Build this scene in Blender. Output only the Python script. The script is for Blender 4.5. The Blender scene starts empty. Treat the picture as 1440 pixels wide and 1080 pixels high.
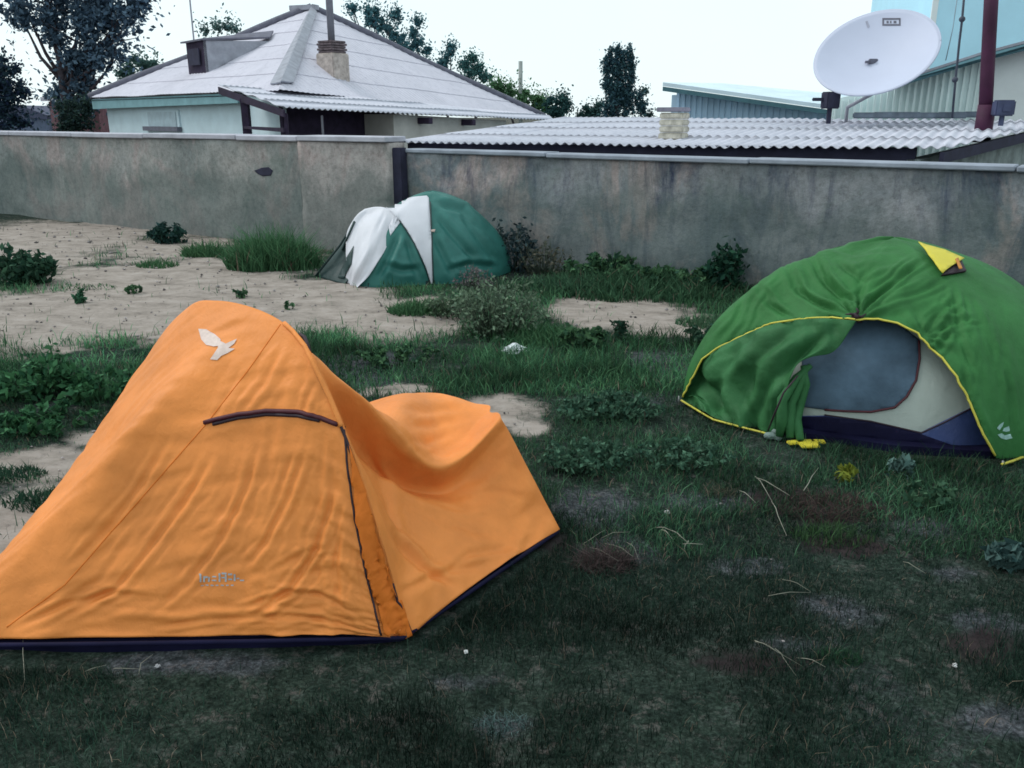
import bpy, bmesh, math, random
import numpy as np
from mathutils import Vector, Matrix
from mathutils.bvhtree import BVHTree
from mathutils.geometry import delaunay_2d_cdt

random.seed(7)
RNG = np.random.default_rng(7)
S = bpy.context.scene
COL = S.collection
R = math.radians

# ------------------------------------------------------------------ camera, sky, sun, exposure
CAM_H, PITCH, FPX = 1.65, R(17.44), 1200.0
cd = bpy.data.cameras.new('camera'); cam = bpy.data.objects.new('camera', cd); COL.objects.link(cam)
cam.location = (0, 0, CAM_H); cam.rotation_euler = (R(90) - PITCH, 0, 0)
cd.sensor_width = 36; cd.lens = FPX / 1440 * 36; cd.clip_start = .05; cd.clip_end = 2000
S.camera = cam
W = bpy.data.worlds.new("World"); S.world = W; W.use_nodes = True
wt = W.node_tree; wt.nodes.clear()
SUN_EL, SUN_AZ = R(48), R(-72)        # azimuth measured from +Y towards +X
sky = wt.nodes.new('ShaderNodeTexSky'); sky.sky_type = 'NISHITA'; sky.sun_disc = False
sky.sun_elevation = SUN_EL; sky.sun_rotation = SUN_AZ
tc = wt.nodes.new('ShaderNodeTexCoord')
cn = wt.nodes.new('ShaderNodeTexNoise'); cn.inputs['Scale'].default_value = 2.2; cn.inputs['Detail'].default_value = 4
cr = wt.nodes.new('ShaderNodeValToRGB')
cr.color_ramp.elements[0].position = .3; cr.color_ramp.elements[0].color = (9.5, 11.2, 11.6, 1)
cr.color_ramp.elements[1].position = .7; cr.color_ramp.elements[1].color = (10.4, 11.8, 12.0, 1)
mx = wt.nodes.new('ShaderNodeMixRGB'); mx.inputs['Fac'].default_value = .9
bg = wt.nodes.new('ShaderNodeBackground'); bg.inputs['Strength'].default_value = .1
wo = wt.nodes.new('ShaderNodeOutputWorld')
L = wt.links.new
L(tc.outputs['Generated'], cn.inputs['Vector']); L(cn.outputs['Fac'], cr.inputs['Fac'])
L(sky.outputs['Color'], mx.inputs['Color1']); L(cr.outputs['Color'], mx.inputs['Color2'])
L(mx.outputs['Color'], bg.inputs['Color']); L(bg.outputs['Background'], wo.inputs['Surface'])
sd = bpy.data.lights.new('sun', 'SUN'); sun = bpy.data.objects.new('sun', sd); COL.objects.link(sun)
sd.energy = 1.5; sd.angle = R(24); sd.color = (1, .97, .93)
sv = Vector((math.sin(SUN_AZ) * math.cos(SUN_EL), math.cos(SUN_AZ) * math.cos(SUN_EL), math.sin(SUN_EL)))
sun.rotation_euler = sv.to_track_quat('Z', 'Y').to_euler(); sun.location = sv * 40
S.view_settings.view_transform = 'Standard'; S.view_settings.look = 'None'
S.view_settings.exposure = 0; S.view_settings.gamma = 1; S.view_settings.use_curve_mapping = False
try:
    S.cycles.filter_width = 1.65
    S.cycles.use_denoising = True
except Exception: pass

# ------------------------------------------------------------------ helpers
CP, SP = math.cos(PITCH), math.sin(PITCH)
def ray(px, py):
    x = (px - 720) / FPX; y = (540 - py) / FPX
    return Vector((x, CP + y * SP, -SP + y * CP))
def A(px, py, Y):
    d = ray(px, py); t = Y / d.y
    return Vector((d.x * t, Y, CAM_H + d.z * t))
def G(px, py, z=0.0):
    d = ray(px, py); t = (z - CAM_H) / d.z
    return Vector((d.x * t, d.y * t, z))
def vert(px, Y, z):                   # a point at distance Y in the direction of column px, at height z
    d = Y * CP + (CAM_H - z) * SP
    return Vector(((px - 720) / FPX * d, Y, z))

def tag(o, label=None, cat=None, group=None, kind=None):
    if label: o['label'] = label
    if cat: o['category'] = cat
    if group: o['group'] = group
    if kind: o['kind'] = kind
    return o
def link(o, parent=None):
    COL.objects.link(o)
    if parent is not None:
        o.parent = parent
        o.matrix_parent_inverse = Matrix.Translation(-parent.location)
    return o
def empty(name, loc, label, cat, group=None):
    o = bpy.data.objects.new(name, None); o.empty_display_size = .2; o.location = loc
    COL.objects.link(o); return tag(o, label, cat, group)
def fast_mesh(name, V, faces, mat, parent=None, smooth=True, cols=None):
    """V (n,3) array, faces: list of equal-size index arrays"""
    V = np.asarray(V, dtype=np.float32)
    me = bpy.data.meshes.new(name)
    me.vertices.add(len(V)); me.vertices.foreach_set('co', V.ravel())
    idx = np.concatenate([np.asarray(f, dtype=np.int32).ravel() for f in faces])
    tot = np.concatenate([np.full(len(f), np.asarray(f).shape[1], dtype=np.int32) for f in faces])
    start = np.concatenate([[0], np.cumsum(tot)[:-1]]).astype(np.int32)
    me.loops.add(len(idx)); me.loops.foreach_set('vertex_index', idx)
    me.polygons.add(len(tot)); me.polygons.foreach_set('loop_start', start)
    try: me.polygons.foreach_set('loop_total', tot)
    except Exception: pass
    me.polygons.foreach_set('use_smooth', np.full(len(tot), smooth))
    me.update(calc_edges=True); me.validate()
    if cols is not None:
        for k, c in cols.items():
            at = me.color_attributes.new(k, 'FLOAT_COLOR', 'POINT')
            at.data.foreach_set('color', np.asarray(c, dtype=np.float32).ravel())
    me.materials.append(mat)
    return link(bpy.data.objects.new(name, me), parent)
def bm_obj(name, bm, mat, parent=None, smooth=False):
    me = bpy.data.meshes.new(name); bm.normal_update(); bm.to_mesh(me); bm.free()
    if smooth: me.polygons.foreach_set('use_smooth', [True] * len(me.polygons))
    for m in (mat if isinstance(mat, list) else [mat]): me.materials.append(m)
    return link(bpy.data.objects.new(name, me), parent)

def hash2(ix, iy, seed):
    h = np.sin(ix * 127.1 + iy * 311.7 + seed * 74.7) * 43758.5453
    return h - np.floor(h)
def noise(x, y, seed=0):
    x = np.asarray(x, float); y = np.asarray(y, float)
    ix, iy = np.floor(x), np.floor(y); fx, fy = x - ix, y - iy
    fx = fx * fx * fx * (fx * (fx * 6 - 15) + 10); fy = fy * fy * fy * (fy * (fy * 6 - 15) + 10)
    a = hash2(ix, iy, seed); b = hash2(ix + 1, iy, seed); c = hash2(ix, iy + 1, seed); d = hash2(ix + 1, iy + 1, seed)
    return (a * (1 - fx) + b * fx) * (1 - fy) + (c * (1 - fx) + d * fx) * fy - .5
def fbm(x, y, seed=0, o=4):
    s = 0; a = 1; f = 1
    for k in range(o): s = s + a * noise(x * f, y * f, seed + k * 3.1); a *= .5; f *= 2.03
    return s

def grid_faces(nr, nc, wrap=False):
    r = np.arange(nr - 1)[:, None]; c = np.arange(nc if wrap else nc - 1)[None, :]
    c2 = (c + 1) % nc
    f = np.stack([r * nc + c, r * nc + c2, (r + 1) * nc + c2, (r + 1) * nc + c], -1)
    return f.reshape(-1, 4)
def cr_interp(P, n, ts=None):
    """Catmull-Rom through P (k, ...), n samples; ts = parameter of each control row"""
    P = np.asarray(P, float); k = len(P)
    ts = np.linspace(0, 1, k) if ts is None else np.asarray(ts, float)
    u = np.linspace(0, 1, n); i = np.clip(np.searchsorted(ts, u, side='right') - 1, 0, k - 2)
    t0, t1 = ts[i], ts[i + 1]; h = t1 - t0; s = (u - t0) / h
    M = np.zeros_like(P)
    for j in range(k):
        if j == 0: M[j] = (P[1] - P[0]) / (ts[1] - ts[0])
        elif j == k - 1: M[j] = (P[-1] - P[-2]) / (ts[-1] - ts[-2])
        else:
            a = (P[j] - P[j - 1]) / (ts[j] - ts[j - 1]); b = (P[j + 1] - P[j]) / (ts[j + 1] - ts[j]); M[j] = (a + b) / 2
    sh = (slice(None),) + (None,) * (P.ndim - 1)
    s = s[sh]; h = h[sh]
    return ((2*s**3 - 3*s**2 + 1) * P[i] + (s**3 - 2*s**2 + s) * h * M[i] + (-2*s**3 + 3*s**2) * P[i+1] + (s**3 - s**2) * h * M[i+1])
def spline_grid(ctrl, nr, nc, tr=None, tcx=None):
    C = np.array([[list(p) for p in row] for row in ctrl], float)
    C = cr_interp(C, nr, tr)
    C = np.swapaxes(cr_interp(np.swapaxes(C, 0, 1), nc, tcx), 0, 1)
    return C
def topx(P):
    """photograph column and row of world points"""
    q = P - np.array(EYE); z = q[..., 1] * CP - q[..., 2] * SP
    return 720 + q[..., 0] / z * FPX, 540 - (q[..., 1] * SP + q[..., 2] * CP) / z * FPX
def creases(X, Y, lines, width, depth, shift=(0, 0)):
    """folds pressed into cloth along polylines; each has a groove and a softer raised lip beside it"""
    out = np.zeros(np.shape(X))
    for ln in lines:
        pts = ln[0] if isinstance(ln[0], list) else ln; amp = ln[1] if isinstance(ln[0], list) else 1.0
        best = np.full(np.shape(X), 1e9); sgn = np.zeros(np.shape(X)); par = np.zeros(np.shape(X)); nseg = len(pts) - 1
        for k, (a, b) in enumerate(zip(pts[:-1], pts[1:])):
            ax_, ay_ = b[0] - a[0], b[1] - a[1]; l2 = ax_ * ax_ + ay_ * ay_
            t = np.clip(((X - a[0]) * ax_ + (Y - a[1]) * ay_) / l2, 0, 1)
            dx, dy = X - a[0] - t * ax_, Y - a[1] - t * ay_; d = np.hypot(dx, dy); m_ = d < best
            best = np.where(m_, d, best); sgn = np.where(m_, np.sign(dx * ay_ - dy * ax_), sgn); par = np.where(m_, (k + t) / nseg, par)
        fade = np.clip(np.sin(np.clip(par, 0.02, .98) * math.pi) * 1.8, 0, 1)
        sd_ = best * sgn / width
        out += amp * fade * (-np.exp(-sd_ ** 2) + .8 * np.exp(-((sd_ - 1.7) / 1.1) ** 2) + .35 * np.exp(-((sd_ + 1.9) / 1.3) ** 2)) * depth
    return out
def grid_normals(P):
    du = np.gradient(P, axis=0); dv = np.gradient(P, axis=1)
    n = np.cross(du, dv); n /= (np.linalg.norm(n, axis=-1, keepdims=True) + 1e-9)
    return n
def orient_out(N, P, c):
    s = np.sign(((P - np.array(c)) * N).sum(-1).mean()); return N * (s if s else 1)
def bvh_of(o):
    me = o.data
    return BVHTree.FromPolygons([o.matrix_world @ v.co if o.parent is None else v.co for v in me.vertices], [tuple(p.vertices) for p in me.polygons])
EYE = Vector((0, 0, CAM_H))
def onto(bvh, px, py, off=.004):
    d = ray(px, py).normalized(); h = bvh.ray_cast(EYE, d)
    if h[0] is None:
        return None
    n = h[1]
    if n.dot(d) > 0: n = -n
    return h[0] + n * off
def resample(pts, step):
    out = []
    for a, b in zip(pts[:-1], pts[1:]):
        n = max(1, int(math.hypot(b[0]-a[0], b[1]-a[1]) / step))
        out += [(a[0] + (b[0]-a[0]) * i / n, a[1] + (b[1]-a[1]) * i / n) for i in range(n)]
    return out + [pts[-1]]
def patch_on(name, polys, bvhs, mat, parent, off=.005, step=4, thick=.002):
    """fabric applique laid on a surface: outlines given in photograph pixels, projected onto the mesh"""
    bm = bmesh.new()
    for poly in polys:
        b = resample(list(poly) + [poly[0]], step)[:-1]
        xs = [p[0] for p in b]; ys = [p[1] for p in b]; pts = [Vector(p) for p in b]
        x = min(xs) + step / 2
        while x < max(xs):
            y = min(ys) + step / 2
            while y < max(ys):
                pts.append(Vector((x, y))); y += step
            x += step
        nb = len(b)
        v, e, f, *_ = delaunay_2d_cdt(pts, [], [list(range(nb))], 1, 1e-5)
        vs = []
        for q in v:
            p = None
            for bv in bvhs:
                c = onto(bv, q.x, q.y, off)
                if c is not None and (p is None or (c - EYE).length < (p - EYE).length): p = c
            vs.append(bm.verts.new(p) if p is not None else None)
        for fc in f:
            if all(vs[i] is not None for i in fc):
                try: bm.faces.new([vs[i] for i in fc])
                except ValueError: pass
    for v in [v for v in bm.verts if not v.link_faces]: bm.verts.remove(v)
    o = bm_obj(name, bm, mat, parent, True)
    if thick:
        m = o.modifiers.new('thickness', 'SOLIDIFY'); m.thickness = thick; m.offset = 0
    return o
def tube_bm(bm, pts, rad, seg=8, cap=True):
    pts = [Vector(p) for p in pts]; rings = []
    up = None
    for i, p in enumerate(pts):
        t = (pts[min(i + 1, len(pts)-1)] - pts[max(i - 1, 0)])
        if t.length < 1e-9: t = Vector((0, 0, 1))
        t.normalize()
        if up is None: up = Vector((0, 0, 1)) if abs(t.z) < .9 else Vector((1, 0, 0))
        a = t.cross(up)
        if a.length < 1e-4: a = t.orthogonal()
        a.normalize(); b = t.cross(a).normalized(); up = -b if up.dot(-b) > 0 else b
        r = rad[i] if isinstance(rad, (list, tuple)) else rad
        rings.append([bm.verts.new(p + (a * math.cos(k * 2 * math.pi / seg) + b * math.sin(k * 2 * math.pi / seg)) * r) for k in range(seg)])
    for i in range(len(rings) - 1):
        for k in range(seg):
            bm.faces.new((rings[i][k], rings[i][(k+1) % seg], rings[i+1][(k+1) % seg], rings[i+1][k]))
    if cap:
        bm.faces.new(rings[0][::-1]); bm.faces.new(rings[-1])
def tube(name, pts, rad, mat, parent=None, seg=8):
    bm = bmesh.new(); tube_bm(bm, pts, rad, seg); return bm_obj(name, bm, mat, parent, True)
def seam_on(name, lines, bvhs, rad, mat, parent, off=.003, step=5):
    bm = bmesh.new()
    for ln in lines:
        P = []
        for q in resample(ln, step):
            p = None
            for bv in bvhs:
                c = onto(bv, q[0], q[1], off)
                if c is not None and (p is None or (c - EYE).length < (p - EYE).length): p = c
            if p is not None: P.append(p)
        if len(P) > 1: tube_bm(bm, P, rad, 6)
    return bm_obj(name, bm, mat, parent, True)
def box_bm(bm, c, size, rz=0.0, bevel=0.0, tilt=None):
    M = Matrix.Translation(c) @ Matrix.Rotation(rz, 4, 'Z') @ (tilt or Matrix.Identity(4)) @ Matrix.Diagonal((*size, 1))
    r = bmesh.ops.create_cube(bm, size=1, matrix=M)
    if bevel:
        es = list({e for v in r['verts'] for e in v.link_edges})
        bmesh.ops.bevel(bm, geom=es, offset=bevel, segments=2, affect='EDGES')
def box(name, c, size, mat, parent=None, rz=0.0, bevel=0.01):
    bm = bmesh.new(); box_bm(bm, c, size, rz, bevel); return bm_obj(name, bm, mat, parent)
def prism(name, ring, mat, parent=None, extrude=None, bm=None):
    """solid from a 3-D outline and an extrusion vector"""
    own = bm is None
    if own: bm = bmesh.new()
    a = [bm.verts.new(Vector(p)) for p in ring]; b = [bm.verts.new(Vector(p) + Vector(extrude)) for p in ring]
    bm.faces.new(a); bm.faces.new(b[::-1]); n = len(a)
    for i in range(n): bm.faces.new((a[i], b[i], b[(i+1) % n], a[(i+1) % n]))
    if own:
        bmesh.ops.recalc_face_normals(bm, faces=bm.faces[:]); return bm_obj(name, bm, mat, parent)
def wall_slab(name, p, q, z0, z1a, z1b, th, mat, parent=None, back=1):
    """wall from plan point p to q, thickness th away from the viewer"""
    p = Vector((p[0], p[1], 0)); q = Vector((q[0], q[1], 0)); d = (q - p).normalized(); n = Vector((-d.y, d.x, 0))
    if n.y < 0: n = -n
    ring = [p + Vector((0,0,z0)), q + Vector((0,0,z0)), q + Vector((0,0,z1b)), p + Vector((0,0,z1a))]
    return prism(name, ring, mat, parent, n * th * back)

# ------------------------------------------------------------------ materials
def new_mat(name):
    m = bpy.data.materials.new(name); m.use_nodes = True
    nt = m.node_tree; b = nt.nodes['Principled BSDF']; return m, nt, b
def N(nt, t, **k):
    n = nt.nodes.new(t)
    for a, v in k.items():
        if a in n.inputs: n.inputs[a].default_value = v
        else: setattr(n, a, v)
    return n
def texco(nt, scale=(1,1,1), rot=(0,0,0)):
    t = nt.nodes.new('ShaderNodeTexCoord'); m = nt.nodes.new('ShaderNodeMapping')
    m.inputs['Scale'].default_value = scale; m.inputs['Rotation'].default_value = rot
    nt.links.new(t.outputs['Object'], m.inputs['Vector']); return m.outputs['Vector']
def ramp(nt, fac, stops):
    r = nt.nodes.new('ShaderNodeValToRGB'); e = r.color_ramp.elements
    while len(e) > 1: e.remove(e[-1])
    e[0].position = stops[0][0]; e[0].color = (*stops[0][1], 1)
    for p, c in stops[1:]:
        x = e.new(p); x.color = (*c, 1)
    nt.links.new(fac, r.inputs['Fac']); return r.outputs['Color']
def noise_n(nt, vec, scale, detail=5, rough=.6, dist=0):
    n = N(nt, 'ShaderNodeTexNoise', Scale=scale, Detail=detail, Roughness=rough, Distortion=dist)
    nt.links.new(vec, n.inputs['Vector']); return n.outputs['Fac']
def bump(nt, b, h, strength=.3, dist=.01):
    n = N(nt, 'ShaderNodeBump', Strength=strength, Distance=dist)
    nt.links.new(h, n.inputs['Height']); nt.links.new(n.outputs['Normal'], b.inputs['Normal'])
def mixc(nt, fac, a, c, typ='MIX'):
    m = nt.nodes.new('ShaderNodeMixRGB'); m.blend_type = typ
    for s, v in (('Fac', fac), ('Color1', a), ('Color2', c)):
        if hasattr(v, 'is_linked'): nt.links.new(v, m.inputs[s])
        elif s == 'Fac': m.inputs[s].default_value = v
        else: m.inputs[s].default_value = (*v, 1)
    return m.outputs['Color']
def plain(name, col, rough=.7, var=.25, scale=6, bstr=.2, bscale=40, stretch=(1,1,1), metal=0, spec=.4):
    m, nt, b = new_mat(name); v = texco(nt, stretch)
    n = noise_n(nt, v, scale)
    c = ramp(nt, n, [(.3, tuple(x * (1 - var) for x in col)), (.7, tuple(min(1, x * (1 + var)) for x in col))])
    nt.links.new(c, b.inputs['Base Color']); b.inputs['Roughness'].default_value = rough; b.inputs['Metallic'].default_value = metal
    b.inputs['Specular IOR Level'].default_value = spec
    bump(nt, b, noise_n(nt, v, bscale), bstr, .01); return m
def fabric(name, col, rough=.5, trans=.25, var=.12, wr=.5, spec=.4, tcol=None):
    m, nt, b = new_mat(name); v = texco(nt)
    n = noise_n(nt, v, 5, 4)
    c = ramp(nt, n, [(.3, tuple(x * (1 - var) for x in col)), (.7, tuple(min(1, x * (1 + var)) for x in col))])
    nt.links.new(c, b.inputs['Base Color']); b.inputs['Roughness'].default_value = rough; b.inputs['Specular IOR Level'].default_value = spec
    a1 = noise_n(nt, texco(nt, (1, 1, .45), (0, .5, .3)), 9, 4, .6, .3)
    a2 = noise_n(nt, texco(nt, (1, .4, 1), (.4, 0, .7)), 26, 6, .7, .4)
    ad = N(nt, 'ShaderNodeMath', operation='ADD'); nt.links.new(a1, ad.inputs[0])
    mu = N(nt, 'ShaderNodeMath', operation='MULTIPLY'); nt.links.new(a2, mu.inputs[0]); mu.inputs[1].default_value = .6
    nt.links.new(mu.outputs[0], ad.inputs[1]); bump(nt, b, ad.outputs[0], wr, .012)
    tr = nt.nodes.new('ShaderNodeBsdfTranslucent'); tr.inputs['Color'].default_value = (*(tcol or col), 1)
    ms = nt.nodes.new('ShaderNodeMixShader'); ms.inputs['Fac'].default_value = trans
    o = nt.nodes['Material Output']
    nt.links.new(b.outputs['BSDF'], ms.inputs[1]); nt.links.new(tr.outputs['BSDF'], ms.inputs[2]); nt.links.new(ms.outputs['Shader'], o.inputs['Surface'])
    return m
def leafmat(name, rough=.6):
    m, nt, b = new_mat(name)
    a = nt.nodes.new('ShaderNodeVertexColor'); a.layer_name = 'tint'
    nt.links.new(a.outputs['Color'], b.inputs['Base Color']); b.inputs['Roughness'].default_value = rough
    b.inputs['Specular IOR Level'].default_value = .06
    tr = nt.nodes.new('ShaderNodeBsdfTranslucent'); nt.links.new(a.outputs['Color'], tr.inputs['Color'])
    ms = nt.nodes.new('ShaderNodeMixShader'); ms.inputs['Fac'].default_value = .25
    nt.links.new(b.outputs['BSDF'], ms.inputs[1]); nt.links.new(tr.outputs['BSDF'], ms.inputs[2])
    nt.links.new(ms.outputs['Shader'], nt.nodes['Material Output'].inputs['Surface']); return m

M_leaf = leafmat('leaf_tinted')
M_bark = plain('bark', (.055, .045, .055), .9, .4, 8, .6, 30)
M_orange = fabric('orange_nylon', (.80, .272, .066), .5, .08, .12, .5, .2, (.9, .25, .02))
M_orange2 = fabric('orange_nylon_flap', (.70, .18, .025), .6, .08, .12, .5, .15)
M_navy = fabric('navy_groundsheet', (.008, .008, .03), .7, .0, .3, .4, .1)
M_black = plain('black_zip', (.025, .012, .02), .6, .2)
M_maroonzip = plain('maroon_trim', (.07, .012, .02), .6, .2)
M_print = plain('silver_print', (.6, .47, .42), .5, .12, 60)
M_printg = plain('faded_print', (.25, .42, .38), .5, .2, 60)
M_printb = plain('pale_blue_print', (.36, .38, .40), .5, .2, 60)
M_green = fabric('green_nylon', (.036, .15, .044), .6, .08, .2, .6, .16, (.05, .38, .07))
M_greenlow = fabric('green_nylon_flap', (.035, .135, .05), .6, .06, .25, .7, .16)
M_yellow = plain('yellow_piping', (.55, .5, .07), .6, .15)
M_yellowf = fabric('yellow_nylon', (.72, .62, .06), .5, .2, .1, .3)
M_mesh = fabric('blue_grey_mesh', (.075, .12, .17), .8, .05, .35, .5, .1)
M_greypanel = fabric('grey_inner', (.44, .5, .46), .6, .15, .1, .6)
M_bluefloor = fabric('blue_floor', (.045, .07, .2), .5, .0, .2, .5)
M_teal = fabric('teal_nylon', (.035, .17, .15), .5, .15, .14, .5, .35)
M_white = fabric('white_nylon', (.74, .74, .8), .5, .2, .05, .4)
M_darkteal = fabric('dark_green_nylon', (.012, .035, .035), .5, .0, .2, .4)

def wall_mat(name, base, pale, dark, streak=1.0, pink=.5):
    m, nt, b = new_mat(name)
    v = texco(nt)
    big = noise_n(nt, v, .9, 6, .65, .6)
    c = ramp(nt, big, [(.32, base), (.5, tuple((x + y) / 2 for x, y in zip(base, pale))), (.66, pale)])
    pk = ramp(nt, noise_n(nt, texco(nt, (1.2, 1.2, .8)), .9, 6, .65, .6), [(.5, (0,0,0)), (.6, (pink,)*3)])
    c = mixc(nt, pk, c, (.40, .33, .32))
    st = ramp(nt, noise_n(nt, texco(nt, (3.2, 3.2, .8)), 1.0, 6, .72, .8), [(.48, (0,0,0)), (.74, (streak,)*3)])
    c = mixc(nt, st, c, dark)
    pat = ramp(nt, noise_n(nt, v, 2.6, 7, .7, 1.0), [(.56, (0,0,0)), (.7, (.55,)*3)])
    c = mixc(nt, pat, c, (.17, .21, .19))
    mot = ramp(nt, noise_n(nt, v, 13, 10, .85), [(.36, (.6,)*3), (.5, (.97,)*3), (.66, (1.25,)*3)])
    c = mixc(nt, 1.0, c, mot, 'MULTIPLY')
    # darker, uneven foot of the plaster
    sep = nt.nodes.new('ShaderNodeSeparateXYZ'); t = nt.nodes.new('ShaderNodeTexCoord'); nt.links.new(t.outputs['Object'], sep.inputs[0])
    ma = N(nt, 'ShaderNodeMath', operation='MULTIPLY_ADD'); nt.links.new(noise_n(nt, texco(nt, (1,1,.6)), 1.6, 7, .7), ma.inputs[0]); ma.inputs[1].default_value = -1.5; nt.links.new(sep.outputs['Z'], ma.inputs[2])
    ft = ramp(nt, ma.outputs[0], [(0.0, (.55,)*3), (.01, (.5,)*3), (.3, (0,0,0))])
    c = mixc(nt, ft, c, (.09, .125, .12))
    nt.links.new(c, b.inputs['Base Color']); b.inputs['Roughness'].default_value = .95
    b.inputs['Specular IOR Level'].default_value = .15
    bump(nt, b, noise_n(nt, v, 22, 8, .75), .55, .02); return m
M_wall = wall_mat('stained_plaster', (.235, .255, .25), (.40, .385, .37), (.14, .155, .165), .5, .8)
M_wall2 = wall_mat('weathered_plaster', (.13, .16, .18), (.33, .33, .345), (.025, .035, .085), 1.0, 1.2)
M_wallpink = wall_mat('pink_plaster', (.36, .34, .33), (.47, .41, .40), (.22, .25, .24), .45, 1.0)
M_cope = plain('coping_concrete', (.42, .42, .48), .9, .2, 3, .4, 25)
M_cope2 = plain('coping_concrete_grey', (.27, .3, .36), .9, .25, 3, .4, 25)
M_gap = plain('dark_parts_and_shade', (.025, .025, .05), .9, .3)  # near-black for dark parts, also painted shade of hole, wall end and eave gap

def slate_mat(name, a, c2, stain):
    m, nt, b = new_mat(name); v = texco(nt)
    c = ramp(nt, noise_n(nt, v, .7, 6, .7), [(.3, a), (.7, c2)])
    s = ramp(nt, noise_n(nt, v, 6, 6, .75, .5), [(.5, (0,0,0)), (.72, (.6,)*3)])
    c = mixc(nt, s, c, stain)
    nt.links.new(c, b.inputs['Base Color']); b.inputs['Roughness'].default_value = .85; b.inputs['Specular IOR Level'].default_value = .2
    bump(nt, b, noise_n(nt, v, 30, 6), .3, .01); return m
M_slate = slate_mat('asbestos_slate', (.5, .49, .56), (.6, .58, .66), (.36, .35, .42))
M_slate2 = slate_mat('white_slate', (.48, .49, .56), (.58, .58, .66), (.32, .33, .4))
M_ridge = plain('ridge_cap', (.3, .31, .36), .85, .2, 4)
M_darkcap = plain('dark_ridge', (.13, .13, .17), .85, .2, 4)
M_blueplaster = plain('pale_blue_plaster', (.58, .7, .76), .9, .08, 2, .3, 30)
M_fascia = plain('teal_fascia', (.2, .36, .4), .8, .15, 3)
M_darkwood_shade = plain('dark_wood_and_shade', (.03, .02, .045), .9, .4, 5)
M_cream = plain('cream_plaster', (.5, .48, .46), .9, .15, 2)
M_glass = plain('curtained_pane', (.4, .5, .56), .3, .15, 5)
M_brick = plain('chimney_plaster', (.42, .36, .33), .95, .35, 8, .8, 20)
M_brickd = plain('chimney_brown', (.13, .1, .11), .95, .5, 9, .8, 20)
M_steel = plain('grey_pipe', (.19, .19, .23), .6, .15)
M_maroon = plain('maroon_paint', (.05, .008, .035), .7, .25, 5)
M_sky = plain('sky_blue_paint', (.5, .8, .95), .85, .05, 1.5, .1)
M_siding = plain('green_white_siding', (.72, .84, .84), .8, .15, 1.5, .3, 20, (1, 1, .3))
M_sidingw = plain('white_plaster', (.8, .84, .85), .9, .08, 1.5)
M_shedblue = plain('blue_shed_boards', (.46, .63, .8), .85, .12, 2, .3, 20, (1, 1, .3))
M_shedroof = plain('blue_grey_sheet', (.6, .72, .8), .6, .1, 2)
M_tealedge = plain('teal_trim', (.06, .14, .17), .8, .2)
M_dish = plain('dish_enamel', (.5, .53, .66), .55, .03, 2, .02)
M_grey = plain('grey_print', (.12, .12, .16), .6, .2)
M_cable = plain('black_cable', (.05, .06, .09), .6, .2)

# ------------------------------------------------------------------ ground
def px_blob(cx, cy, rx, ry):
    c = G(cx, cy); t = c.y * CP + CAM_H * SP
    wy = abs(G(cx, cy - ry).y - G(cx, cy + ry).y) / 2
    return (c.x, c.y, rx / FPX * t, wy)
SAND = [px_blob(*b) for b in [(40,340,200,38),(230,395,210,52),(90,440,200,50),(370,425,170,45),(560,445,85,26),(480,398,60,18),(250,345,90,15),
        (870,440,112,24),(970,455,50,14),(1230,455,60,12),(700,578,62,24),(560,548,55,9),(60,720,130,66),(70,648,120,28),(150,700,60,50),(150,610,60,14),(745,600,30,12)]]
SOIL = [px_blob(*b) for b in [(830,705,62,34),(1180,850,70,26),(960,560,120,18),(1120,905,80,20),(1390,870,60,25),(640,950,90,22),(240,930,160,18),
        (1290,735,70,18),(1400,1010,60,24),(700,1010,55,22),(530,505,60,12),(870,770,60,18),(1000,700,80,14),(1060,790,60,14),(1330,800,60,14),(40,760,60,30)]]
GRIT = 0
DRY = [px_blob(*b) for b in [(850,785,62,24),(1165,705,90,20),(1060,930,80,18),(1380,900,70,30),(780,760,40,16),(1180,760,60,12)]]
def blobs(x, y, lst, wob=.35, seed=3):
    w = fbm(x * 1.3, y * 1.3, seed, 4) * wob * 2 + fbm(x * 6, y * 6, seed + 9, 3) * wob * .8
    m = np.full(np.shape(x), -9.)
    for cx, cy, rx, ry in lst:
        d = 1 - np.sqrt(((x - cx) / rx) ** 2 + ((y - cy) / ry) ** 2); m = np.maximum(m, d)
    return np.clip((m + w) / .55 + .45, 0, 1)
def masks(x, y):
    s = blobs(x, y, SAND, .32, 3); so = blobs(x, y, SOIL, .5, 13) * .8; dr = blobs(x, y, DRY, .4, 23)
    far = np.clip((y + .6 * x - 7.5) / 3, 0, 1)
    bare = np.clip(fbm(x * .9, y * .9, 31, 4) * 3.2 - .75, 0, 1)
    so = np.maximum(so, bare * .75)
    return s, so * (1 - s), dr
def hz(x, y):
    return fbm(x * .45, y * .45, 41, 3) * .05 + fbm(x * 3, y * 3, 47, 3) * .012
def axis(lo, hi, d, far_lo, far_hi, n=26):
    a = np.arange(lo, hi, d); k = np.linspace(0, 1, n)[1:] ** 2.6
    return np.concatenate([(lo - k * (lo - far_lo))[::-1], a, hi + k * (far_hi - hi)])
gx = axis(-8, 6.5, .045, -400, 400); gy = axis(1.2, 15, .045, -60, 900)
XX, YY = np.meshgrid(gx, gy)
fine = np.clip(1.6 - np.abs(XX) / 20, 0, 1) * np.clip(2 - YY / 15, 0, 1)
ms, mso, mdr = masks(XX, YY)
ZZ = hz(XX, YY) * np.clip(fine, .0, 1) + (ms + mso * .6) * fbm(XX * 9, YY * 9, 55, 3) * .011 - .012
V = np.stack([XX, YY, ZZ], -1).reshape(-1, 3)
outside = (YY > 16) | (np.abs(XX) > 12)
ms2 = np.where(outside, .25, ms)
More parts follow.
